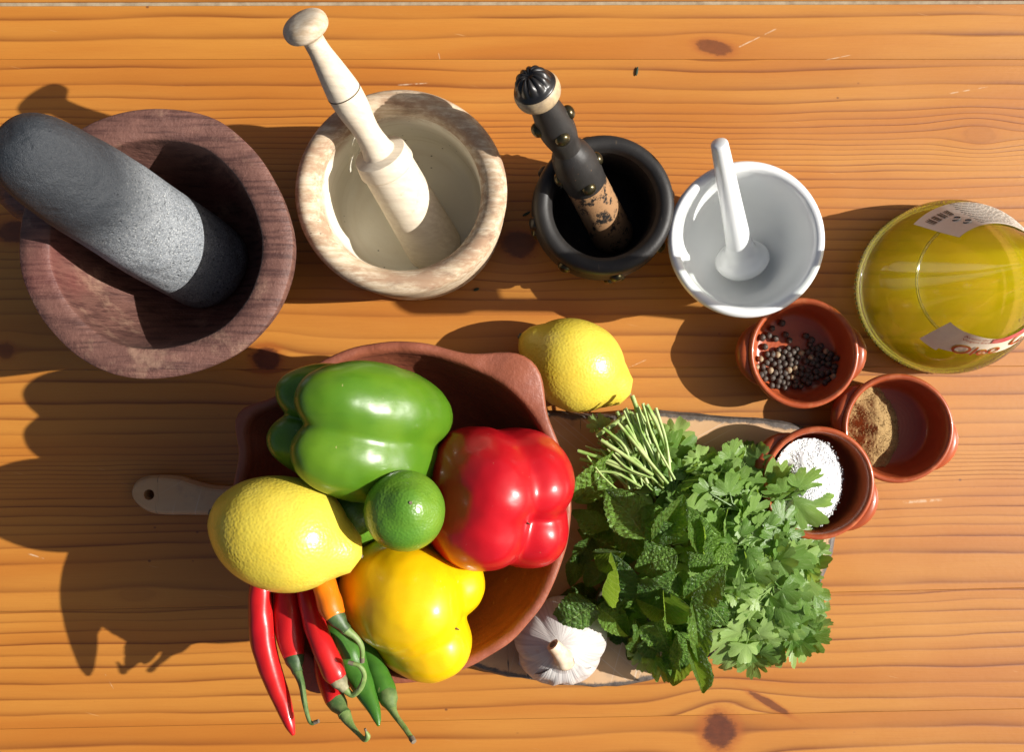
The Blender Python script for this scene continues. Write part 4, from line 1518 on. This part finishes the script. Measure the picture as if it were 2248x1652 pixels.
chili("long thin curved red chili with bare pointed tip, hanging over the clay bowl rim",
      [(585, 1240, 0.100, 46), (571, 1300, 0.104, 48), (573, 1363, 0.106, 53), (580, 1424, 0.108, 53), (599, 1485, 0.110, 47), (621, 1547, 0.113, 38), (636, 1590, 0.115, 25), (644, 1614, 0.116, 9)],
      None, MT["chili_red"], None, None, 0)
chili("thick red chili with dark green calyx and hooked stalk, between two other red chilies",
      [(625, 1230, 0.092, 52), (631, 1316, 0.098, 60), (637, 1393, 0.104, 63), (645, 1442, 0.109, 46)],
      [(652, 1474, 0.113, 22), (662, 1503, 0.117, 15), (669, 1547, 0.122, 12), (677, 1578, 0.125, 10), (684, 1589, 0.126, 9), (695, 1586, 0.127, 8)],
      MT["chili_red"], MT["calyx_dark"], MT["calyx"], 43)
chili("red chili with dry tan calyx and curled stalk, under the orange chili",
      [(668, 1250, 0.096, 44), (680, 1320, 0.106, 50), (693, 1378, 0.112, 50), (711, 1424, 0.117, 52), (731, 1472, 0.119, 50), (741, 1490, 0.119, 42)],
      [(757, 1514, 0.119, 20), (774, 1527, 0.120, 13), (791, 1512, 0.123, 13), (800, 1484, 0.126, 12), (790, 1464, 0.128, 11), (770, 1457, 0.128, 9)],
      MT["chili_red"], MT["calyx_dry"], MT["stem"], 40)
chili("orange chili with dark green calyx and curved stalk, touching the yellow bell pepper",
      [(695, 1230, 0.110, 50), (712, 1286, 0.121, 54), (724, 1326, 0.125, 56), (736, 1353, 0.127, 46)],
      [(757, 1381, 0.127, 24), (783, 1403, 0.126, 14), (794, 1424, 0.124, 12), (795, 1450, 0.122, 10)],
      MT["chili_orange"], MT["calyx_dark"], MT["stem"], 40)
chili("green chili with bare pointed tip hanging over the clay bowl rim",
      [(722, 1330, 0.100, 44), (742, 1385, 0.104, 64), (762, 1430, 0.105, 72), (781, 1472, 0.108, 62), (801, 1516, 0.113, 47), (820, 1556, 0.119, 29), (828, 1580, 0.122, 18), (831, 1594, 0.124, 7)],
      None, MT["chili_green"], None, None, 0)
chili("red chili with fresh green calyx and stalk, lowest of the chilies on the rim",
      [(708, 1440, 0.094, 40), (718, 1485, 0.098, 46), (731, 1528, 0.106, 46), (738, 1540, 0.108, 42)],
      [(755, 1567, 0.114, 28), (768, 1590, 0.119, 18), (786, 1612, 0.125, 10), (800, 1625, 0.129, 11), (807, 1618, 0.131, 13), (803, 1606, 0.132, 5)],
      MT["chili_red"], MT["calyx"], MT["stem"], 42)
chili("dark green chili with long straight stalk, beside the yellow bell pepper",
      [(790, 1380, 0.095, 34), (808, 1430, 0.099, 40), (826, 1470, 0.104, 46), (844, 1512, 0.109, 48), (851, 1530, 0.112, 40)],
      [(860, 1556, 0.117, 19), (872, 1578, 0.122, 14), (890, 1602, 0.129, 12), (906, 1626, 0.135, 12)],
      MT["chili_green"], MT["calyx"], MT["stem"], 42)
chili("dark red chili seen only in the gap under the green bell pepper",
      [(690, 1062, 0.085, 30), (720, 1075, 0.085, 34), (760, 1085, 0.084, 34), (800, 1100, 0.082, 30)], None, MT["chili_red"], None, None, 0)

# ------------------------------------------------------------------ garlic
cg = PX(1226, 1390, 0.033)
cg.z = BZ
gl = thing("garlic_bulb", "white garlic bulb with cut stalk on the board beside the clay bowl", "garlic", cg)
Mg = Matrix.Translation(cg + Vector((0, 0, 0.001))) @ Matrix.Rotation(R(14), 4, Vector((1, 0.25, 0)))
ga = catmull([(0.0, 0.001), (0.012, 0.0005), (0.022, 0.005), (0.0295, 0.015), (0.0305, 0.023), (0.0260, 0.032), (0.0165, 0.0395), (0.0085, 0.0440), (0.0058, 0.0480)], 6)


def gar(th, r, z, i):
    lob = abs(math.sin(2.5 * th + 0.9)) ** 0.6
    w = smooth01(z / 0.006) * smooth01((0.045 - z) / 0.012)
    fine = 0.0016 * math.sin(46 * th + 3 * math.sin(5 * th)) + 0.006 * mnoise.noise(Vector((math.cos(th) * 8, math.sin(th) * 8, z * 30)))
    return r * (1 - 0.10 * (1 - lob) * w + fine), z


v, f = lathe(ga, 180, gar)
build("bulb", xf(Mg, v), f, MT["garlic"], gl)
p0 = Mg @ Vector((0, 0, 0.046))
spt = [p0 - Vector((0, 0, 0.003)), p0 + Vector((-0.002, 0.004, 0.003)), p0 + Vector((-0.005, 0.0085, 0.0055)), p0 + Vector((-0.0078, 0.0120, 0.0068))]
v, f = tube(spt, [0.0075, 0.0052, 0.0044, 0.0042], 20, True, 1.0, 0.12)
gs = build("stalk", v, f, MT["garlic_stem"], gl)
dd = (spt[3] - spt[2]).normalized()
v, f = tube([spt[3] - dd * 0.0005, spt[3] + dd * 0.0006], [0.0026, 0.0022], 10)
build("stalk_core", v, f, MT["dry"], gs)
for (ang, span, r0_, lift) in ((-85, 110, 0.0325, 0.0012),):   # loose papery skin
    nu, nv = 26, 10
    vv, ffs = [], []
    for i in range(nu + 1):
        th = R(ang + (i / nu - 0.5) * span)
        for j in range(nv + 1):
            s = j / nv
            r = 0.009 + (r0_ - 0.009 + 0.004 * math.sin(i * 0.9) * s) * s ** 0.8
            z = 0.0410 * (1 - s ** 2.4) + 0.0015 + 0.0007 * math.sin(i * 1.7) * s
            vv.append(Mg @ Vector((math.cos(th) * r * 1.03, math.sin(th) * r * 1.03, z)))
    for i in range(nu):
        for j in range(nv):
            a_ = i * (nv + 1) + j
            ffs.append((a_, a_ + nv + 1, a_ + nv + 2, a_ + 1))
    build("papery_skin", vv, ffs, MT["garlic"], gl)


# ------------------------------------------------------------------ herbs
def mint_mesh(seed, fold, curl, wave):
    rg = random.Random(seed)
    nt, ns = 40, 16
    verts, uvs, faces = [], [], []
    sx = rg.random() * 9
    for i in range(nt + 1):
        t = i / nt
        w = (math.sin(PI * min(1, t ** 0.80 * 0.985 + 0.012)) ** 0.72) * 0.5
        tooth = 1 + 0.10 * (((t * 11) % 1.0) - 0.5) * (1 if 0.06 < t < 0.98 else 0)
        for j in range(ns + 1):
            s = j / ns * 2 - 1
            a = abs(s)
            edge = tooth if a > 0.99 else 1.0
            y = s * w * edge
            x = t - 0.04 * a * math.sin(PI * t)
            lat = ((t - a * 0.30) * 9.0) % 1.0 - 0.5
            groove = math.exp(-((0.5 - abs(lat)) / 0.13) ** 2)
            mid = math.exp(-(s / 0.10) ** 2)
            quilt = 0.034 * (1 - max(groove, mid)) * (1 - a ** 6) * min(1, w * 4) * (0.6 + 0.7 * abs(mnoise.noise(Vector((t * 9 + sx, s * 5, 0)))))
            z = a * w * fold + quilt - curl * (t - 0.25) ** 2 + wave * (0.05 * math.sin(t * 8 + sx) * a + 0.10 * mnoise.noise(Vector((t * 2.2, s * 1.2, sx))))
            if a > 0.85: z -= 0.03 * (a - 0.85) / 0.15 * (0.5 + math.sin(t * 34 + sx)) * w
            verts.append(Vector((x, y, z)))
            uvs.append((j / ns, t))
    for i in range(nt):
        for j in range(ns):
            a = i * (ns + 1) + j
            faces.append((a, a + ns + 1, a + ns + 2, a + 1))
    return make_mesh("mint_leaf", verts, faces, MT["mint"], True, uvs)


mint_meshes = [mint_mesh(q, fo, cu, wa) for q, (fo, cu, wa) in enumerate([(0.18, 0.20, 0.7), (0.45, 0.15, 1.0), (-0.20, 0.45, 1.0), (0.75, 0.25, 0.8), (-0.45, 0.35, 1.0), (0.05, 0.55, 1.2), (1.3, 0.1, 0.8)])]


def coriander_mesh(seed):
    rg = random.Random(100 + seed)
    na, nr = 100, 4
    ph = [rg.uniform(-0.12, 0.12) for _ in range(4)]
    cup = rg.uniform(-0.45, 0.45)
    curl = rg.uniform(-0.55, 0.35)
    clefts = [(R(rg.uniform(28, 42)), 0.13, rg.uniform(0.35, 0.5)), (-R(rg.uniform(28, 42)), 0.13, rg.uniform(0.35, 0.5)), (R(rg.uniform(68, 76)), 0.10, 0.25), (-R(rg.uniform(68, 76)), 0.10, 0.25), (R(rg.uniform(-6, 6)), 0.07, 0.14)]
    verts, uvs, faces = [Vector((0, 0, 0))], [(0.5, 0)], []
    for r_i in range(1, nr + 1):
        q = r_i / nr
        for k in range(na + 1):
            s = k / na * 2 - 1
            a = s * R(104)
            cleft = sum(math.exp(-((a - c_) / w_) ** 2) * d_ for c_, w_, d_ in clefts)
            sc = abs(math.cos(7.3 * a + ph[1] * 4)) ** 0.45
            fine = abs(math.cos(15.1 * a + ph[2] * 9)) ** 0.5
            rad = 0.98 * (1 - cleft) * (0.83 + 0.17 * sc) * (0.94 + 0.06 * fine) * (1 - 0.20 * abs(s) ** 2.2)
            if abs(s) > 0.9: rad *= 1 - (abs(s) - 0.9) * 6.0 * 0.9
            rad = max(rad, 0.10) * q
            x, y = rad * math.cos(a) * 1.05, rad * math.sin(a)
            z = cup * y * y * 1.6 + curl * max(0, x) ** 2 * 0.8 + 0.035 * math.cos(7.3 * a) * q * q + 0.05 * mnoise.noise(Vector((x * 3, y * 3, seed * 5.1)))
            verts.append(Vector((x, y, z)))
            uvs.append((k / na, q))
    for k in range(na):
        faces.append((0, 1 + k, 2 + k))
    for r_i in range(nr - 1):
        for k in range(na):
            a = 1 + r_i * (na + 1) + k
            faces.append((a, a + na + 1, a + na + 2, a + 1))
    return make_mesh("coriander_leaf", verts, faces, MT["coriander"], True, uvs)


def coriander_spray(seed):
    """one divided leaf: three to five toothed leaflets on thin stalks"""
    rg_ = random.Random(300 + seed)
    verts, faces, uvs = [], [], []
    spots_ = [(0.52, 0.0, 0, 0.52), (0.26, 0.16, 58, 0.46), (0.26, -0.16, -58, 0.46)]
    if seed % 2: spots_ += [(0.05, 0.12, 105, 0.36), (0.05, -0.12, -105, 0.36)]
    for (x, y, rot, sc_) in spots_:
        src = cor_single[rg_.randrange(len(cor_single))]
        M = Matrix.Translation((x, y, rg_.uniform(-0.04, 0.06))) @ Matrix.Rotation(R(rot + rg_.uniform(-18, 18)), 4, 'Z') @ Matrix.Rotation(rg_.uniform(-0.5, 0.5), 4, 'Y') @ Matrix.Rotation(rg_.uniform(-0.5, 0.5), 4, 'X') @ Matrix.Scale(sc_ * rg_.uniform(0.85, 1.1), 4)
        b0 = len(verts)
        verts += [M @ v_.co for v_ in src.vertices]
        faces += [tuple(b0 + i for i in p.vertices) for p in src.polygons]
        uv = [(0.5, 0.5)] * len(src.vertices)
        for lp_ in src.loops: uv[lp_.vertex_index] = tuple(src.uv_layers[0].data[lp_.index].uv)
        uvs += uv
        v_, f_ = tube([Vector((-0.1, 0, -0.01)), Vector((x * 0.5, y * 0.4, 0)), Vector((x, y, 0.0)) + M.to_3x3() @ Vector((0.1, 0, 0))], [0.022, 0.018, 0.012], 5)
        b0 = len(verts)
        verts += v_; faces += [tuple(b0 + i for i in q) for q in f_]; uvs += [(0.5, 0.1)] * len(v_)
    return make_mesh("coriander_leaf", verts, faces, MT["coriander"], True, uvs)


cor_single = [coriander_mesh(q) for q in range(7)]
cor_meshes = [coriander_spray(q) for q in range(10)] + cor_single[:3]


def dome(x, y):
    """height of the heap of herbs above the table at a photo pixel"""
    u, w = (x - 1480) / 340.0, (y - 1200) / 300.0
    d = math.sqrt(u * u + w * w)
    return BZ + 0.006 + 0.034 * smooth01(1.12 - d)


rg = random.Random(21)
mint = thing("mint_bunch", "dark green mint bunch with crinkled leaves, lying on the board beside the clay bowl", "mint", PX(1420, 1250, BZ))
cori = thing("coriander_bunch", "fresh coriander bunch with lobed pale green leaves, lying on the board beside the salt dish", "coriander", PX(1640, 1180, BZ))

# hero mint leaves: base px, tip px, width px, mesh, lift of base, lift of tip, roll
MINT = [
    (1262, 1104, 1372, 984, 84, 0, 0.002, 0.016, 0.25), (1420, 1182, 1332, 1070, 100, 0, 0.018, 0.012, 0.0), (1531, 1215, 1512, 1112, 66, 1, 0.018, 0.014, 0.2),
    (1432, 1190, 1506, 1088, 62, 3, 0.016, 0.018, -0.3), (1335, 1165, 1262, 1100, 66, 2, 0.006, 0.000, 0.3), (1352, 1205, 1258, 1162, 62, 4, 0.006, 0.000, -0.2),
    (1275, 1212, 1250, 1302, 42, 5, 0.0, -0.004, 0.5), (1308, 1330, 1212, 1388, 86, 2, 0.016, 0.020, 0.0), (1322, 1308, 1345, 1216, 74, 6, 0.010, 0.016, 0.5),
    (1314, 1330, 1384, 1396, 60, 0, 0.006, 0.002, -0.2), (1486, 1262, 1410, 1334, 84, 5, 0.018, 0.018, -0.15), (1478, 1262, 1512, 1328, 60, 2, 0.018, 0.014, 0.3),
    (1504, 1312, 1594, 1246, 76, 3, 0.014, 0.018, -0.2), (1518, 1310, 1542, 1462, 50, 1, 0.016, 0.014, 0.35), (1506, 1405, 1550, 1530, 40, 3, 0.012, 0.010, 0.2),
    (1488, 1392, 1503, 1478, 62, 0, 0.004, 0.000, 0.0), (1436, 1362, 1478, 1446, 66, 4, 0.010, 0.006, 0.2), (1398, 1362, 1412, 1448, 52, 5, 0.006, 0.0, -0.3),
    (1538, 1306, 1614, 1394, 56, 2, 0.014, 0.004, 0.3), (1478, 1150, 1432, 1226, 76, 4, 0.018, 0.014, -0.3), (1486, 1216, 1392, 1252, 66, 0, 0.014, 0.012, 0.4),
    (1462, 1344, 1398, 1316, 56, 1, 0.008, 0.010, 0.0), (1556, 1254, 1630, 1206, 60, 5, 0.012, 0.014, 0.2), (1542, 1216, 1546, 1140, 56, 3, 0.012, 0.016, 0.5),
    (1374, 1214, 1304, 1216, 50, 6, 0.008, 0.004, 0.0), (1562, 1244, 1506, 1212, 64, 2, 0.016, 0.016, -0.4), (1330, 1250, 1285, 1300, 54, 4, 0.004, 0.0, 0.2),
    (1392, 1296, 1352, 1364, 58, 5, 0.004, 0.0, -0.3), (1420, 1400, 1442, 1462, 46, 2, 0.004, -0.002, 0.2), (1455, 1292, 1462, 1372, 60, 6, 0.012, 0.010, 0.2),
    (1300, 1180, 1262, 1240, 46, 1, 0.002, 0.0, 0.4), (1416, 1110, 1462, 1180, 58, 5, 0.010, 0.012, -0.2), (1365, 1150, 1420, 1230, 60, 4, 0.006, 0.006, 0.1),
]
for (x0, y0, x1, y1, w, mi, l0, l1, roll) in MINT:
    za, zb = dome(x0, y0) + l0 + 0.014, dome(x1, y1) + l1 + 0.014
    P0, P1 = PX(x0, y0, za), PX(x1, y1, zb)
    d = P1 - P0
    Ln = d.length
    side = d.cross(Vector((0, 0, 1))).normalized()
    zh = Vector((0.5, 0, 1)) + side * roll
    M = frame_matrix(P0, d, zh) @ Matrix.Diagonal((Ln, wid(w, (za + zb) / 2) * 1.12, min(Ln, 0.032), 1))
    place("leaf", mint_meshes[mi], mint, M)
# lower mint leaves seen between the upper ones
for k in range(70):
    a, r = rg.random() * 2 * PI, math.sqrt(rg.random())
    x, y = 1425 + 150 * r * math.cos(a), 1262 + 170 * r * math.sin(a)
    z = dome(x, y) - 0.004 - 0.022 * rg.random()
    z = max(z, BZ + 0.003)
    ang = math.atan2(y - 1200, x - 1440) + rg.uniform(-1.0, 1.0)
    Ln = rg.uniform(0.020, 0.032)
    d = Vector((math.cos(ang), -math.sin(ang), rg.uniform(-0.45, 0.25)))
    zh = Vector((rg.uniform(-0.6, 0.6), rg.uniform(-0.6, 0.6), 1))
    M = frame_matrix(PX(x, y, z), d, zh) @ Matrix.Diagonal((Ln, Ln * rg.uniform(0.55, 0.75), Ln, 1))
    place("leaf", rg.choice(mint_meshes), mint, M)
for (pts) in ([(1470, 1090), (1450, 1180), (1430, 1290), (1425, 1400)], [(1440, 1085), (1390, 1170), (1340, 1260), (1300, 1340)], [(1490, 1090), (1500, 1200), (1520, 1320), (1535, 1420)],
              [(1430, 1100), (1360, 1140), (1300, 1190), (1270, 1230)]):
    q = catmull([(x, y, max(BZ + 0.004, dome(x, y) - 0.010)) for x, y in pts], 5)
    v, f = tube([PX(*p) for p in q], [0.0017] * len(q), 8)
    build("stem", v, f, MT["mint_stem"], mint)


def cor_leaf(x, y, z, ang, size, tilt, roll, mi=None, par=None):
    """ang: image direction of the leaf tip in degrees, counter-clockwise from the right"""
    d = Vector((math.cos(R(ang)), math.sin(R(ang)), tilt))
    side = d.cross(Vector((0, 0, 1))).normalized()
    c = PX(x, y, z) - d.normalized() * size * 0.45
    M = frame_matrix(c, d, Vector((0.22, 0, 1)) + side * roll) @ Matrix.Scale(size, 4)
    return place("leaf", cor_meshes[mi if mi is not None else rg.randrange(len(cor_meshes))], par or cori, M)


# hero coriander leaflets: px, py, lift, direction, size mm, tilt, roll
COR = [(1600, 1012, 0.016, 70, 27, 0.2, 0.3), (1658, 1012, 0.014, 55, 26, 0.1, -0.2), (1572, 1092, 0.022, 150, 34, 0.1, -0.2), (1745, 1075, 0.026, 40, 36, 0.25, 0.4),
       (1782, 1092, 0.022, 10, 27, 0.0, -0.3), (1700, 1055, 0.018, 60, 27, 0.2, 0.2), (1716, 1160, 0.024, 100, 31, 0.1, 0.1), (1650, 1135, 0.020, 80, 28, 0.0, 0.3),
       (1752, 1180, 0.014, 20, 27, -0.2, 0.0), (1616, 1200, 0.020, 200, 27, 0.0, 0.3), (1630, 1276, 0.018, 250, 30, -0.1, 0.1), (1690, 1220, 0.018, 110, 28, 0.1, -0.4),
       (1762, 1240, 0.014, 5, 27, -0.1, 0.3), (1722, 1265, 0.022, 300, 27, -0.1, 0.2), (1782, 1300, 0.010, 340, 29, -0.2, -0.2), (1700, 1316, 0.020, 280, 33, -0.1, 0.35),
       (1660, 1330, 0.018, 230, 28, 0.0, -0.5), (1740, 1318, 0.014, 290, 27, -0.2, 0.3), (1640, 1408, 0.012, 262, 33, -0.2, 0.2), (1604, 1424, 0.006, 250, 31, -0.2, -0.2),
       (1680, 1400, 0.010, 285, 28, -0.2, 0.3), (1738, 1394, 0.012, 330, 30, -0.1, 0.2), (1774, 1398, 0.010, 345, 26, 0.0, -0.2), (1780, 1345, 0.006, 330, 25, -0.2, 0.2),
       (1430, 952, 0.004, 80, 20, 0.3, 0.3), (1478, 962, 0.004, 40, 25, 0.1, 0.0), (1500, 1000, 0.008, 20, 26, 0.0, 0.2), (1532, 1022, 0.010, 60, 24, 0.1, 0.2),
       (1450, 1052, -0.010, 200, 24, 0.0, 0.3), (1480, 1070, 0.0, 240, 28, 0.0, -0.2), (1432, 1088, -0.006, 130, 24, 0.0, 0.1), (1540, 1130, 0.012, 30, 26, 0.0, 0.2),
       (1415, 1440, 0.0, 260, 22, -0.1, 0.1), (1450, 1452, 0.0, 280, 26, -0.1, -0.2), (1690, 1180, 0.020, 330, 24, 0.1, 0.4), (1560, 1160, 0.012, 60, 24, 0.1, 0.4), (1600, 1060, 0.014, 110, 26, 0.1, -0.4), (1640, 1070, 0.014, 20, 24, 0.0, 0.5), (1590, 1340, 0.010, 240, 24, -0.1, 0.2), (1792, 1392, 0.004, 330, 25, -0.2, 0.2), (1762, 1424, 0.002, 300, 22, -0.2, -0.3), (1652, 1444, 0.002, 265, 26, -0.2, 0.3),
       (1602, 1446, 0.0, 245, 22, -0.2, 0.0), (1790, 1340, 0.004, 10, 21, -0.1, 0.4), (1700, 1430, 0.002, 280, 23, -0.2, 0.2), (1318, 938, 0.012, 120, 17, 0.1, 0.4), (1352, 985, 0.024, 200, 18, 0.1, -0.3),
       (1412, 1010, 0.022, 40, 20, 0.1, 0.3), (1385, 940, 0.026, 160, 16, 0.2, 0.3), (1450, 985, 0.018, 330, 20, 0.0, 0.2)]
for (x, y, l, ang, mm, ti, ro) in COR:
    cor_leaf(x, y, dome(x, y) + l * 0.6 + 0.006, ang, mm * 0.98 / 1000, ti * 1.6, ro * 1.3)
n = 0
while n < 238:
    a, r = rg.random() * 2 * PI, math.sqrt(rg.random())
    x, y = 1652 + 140 * r * math.cos(a), 1200 + 215 * r * math.sin(a)
    if n % 6 == 0: x, y = 1530 + 80 * r * math.cos(a), 1062 + 52 * r * math.sin(a)
    if x > 1700 and y < 1040: continue
    z = max(BZ + 0.003, dome(x, y) + 0.012 - 0.030 * rg.random() ** 1.2)
    ang = math.degrees(math.atan2(-(y - 1170), x - 1580)) + rg.uniform(-70, 70)
    cor_leaf(x, y, z, ang, rg.uniform(0.015, 0.026), rg.uniform(-0.9, 0.8), rg.uniform(-1.3, 1.3))
    n += 1
# leaf stalks
for k in range(46):
    a, r = rg.random() * 2 * PI, math.sqrt(rg.random())
    x, y = 1650 + 140 * r * math.cos(a), 1200 + 190 * r * math.sin(a)
    x2, y2 = x + (1470 - x) * rg.uniform(0.2, 0.5), y + (1030 - y) * rg.uniform(0.2, 0.5)
    z1, z2 = dome(x, y) + 0.006 * rg.random(), dome(x2, y2) - 0.006 * rg.random()
    mx, my = (x + x2) / 2 + rg.uniform(-15, 15), (y + y2) / 2 + rg.uniform(-15, 15)
    q = catmull([(x, y, z1), (mx, my, (z1 + z2) / 2 + 0.003), (x2, y2, z2)], 4)
    v, f = tube([PX(*p) for p in q], [0.0007 + 0.0004 * i / len(q) for i in range(len(q))], 6)
    build("stalk", v, f, MT["herb_stem"], cori)
# the sheaf of cut stems
for k in range(120):
    t = rg.random()
    ea = rg.uniform(0, 1)
    ex, ey = 1292 + 128 * ea + rg.uniform(-26, 24), 1008 - 112 * ea ** 0.85 + rg.uniform(-20, 40)
    bx, by = 1395 + 70 * ea + rg.uniform(-34, 34), 1078 - 30 * ea + rg.uniform(-40, 20)
    lift = rg.random()
    z1, z2 = BZ + 0.006 + 0.040 * lift, BZ + 0.010 + 0.036 * lift
    mx, my = (ex + bx) / 2 + rg.uniform(-15, 15), (ey + by) / 2 + rg.uniform(-15, 15)
    q = catmull([(ex, ey, z1), (mx, my, (z1 + z2) / 2 + 0.001), (bx, by, z2)], 4)
    P = [PX(*p) for p in q]
    rad = rg.uniform(0.0005, 0.0013)
    v, f = tube(P, [rad] * len(P), 10)
    so = build("stem", v, f, MT["herb_stem"], cori)
    d_ = (P[0] - P[1]).normalized()
    v, f = tube([P[0] - d_ * 0.0004, P[0] + d_ * 0.0003], [rad * 0.98, rad * 0.9], 10)
    build("cut_end", v, f, MT["herb_cut"], so)
for (xa, ya, xb, yb, zz) in ((1310, 957, 1386, 905, 0.052), (1388, 870, 1440, 1010, 0.050), (1396, 890, 1470, 1060, 0.047), (1372, 898, 1412, 985, 0.052), (1355, 905, 1404, 1002, 0.050),
                             (1405, 908, 1455, 1000, 0.048), (1420, 890, 1448, 940, 0.046), (1440, 950, 1443, 995, 0.046), (1400, 1000, 1430, 985, 0.054), (1408, 1052, 1420, 1012, 0.054)):
    P = [PX(xa, ya, zz), PX((xa + xb) / 2, (ya + yb) / 2, zz + 0.001), PX(xb, yb, zz)]
    v, f = tube(P, [0.0015, 0.0015, 0.0014], 10)
    so = build("stem", v, f, MT["herb_stem"], cori)
    d_ = (P[0] - P[1]).normalized()
    v, f = tube([P[0] - d_ * 0.0004, P[0] + d_ * 0.0003], [0.0014, 0.0013], 10)
    build("cut_end", v, f, MT["herb_cut"], so)

# ------------------------------------------------------------------ scraps on the table
for (x, y, ang, ln, lab) in ((1398, 157, 80, 0.0062, "dark dry herb sliver on the bare table beyond the black pestle"),
                             (1156, 470, 30, 0.0060, "dark green herb scrap on the table between the pale and black mortars"),
                             (1046, 636, 20, 0.0042, "tiny dark herb scrap on the table beside the pale mortar's foot")):
    d = Vector((math.cos(R(ang)), math.sin(R(ang)), 0))
    c = TB(x, y, 0.0009)
    v, f = tube([c - d * ln / 2, c - d * ln * 0.2, c + d * ln * 0.25, c + d * ln / 2], [0.0004, 0.0010, 0.0009, 0.0003], 7, True, 0.5)
    tag(build("herb_scrap", v, f, MT["scrap"], None, origin=c), lab, "herb scrap")
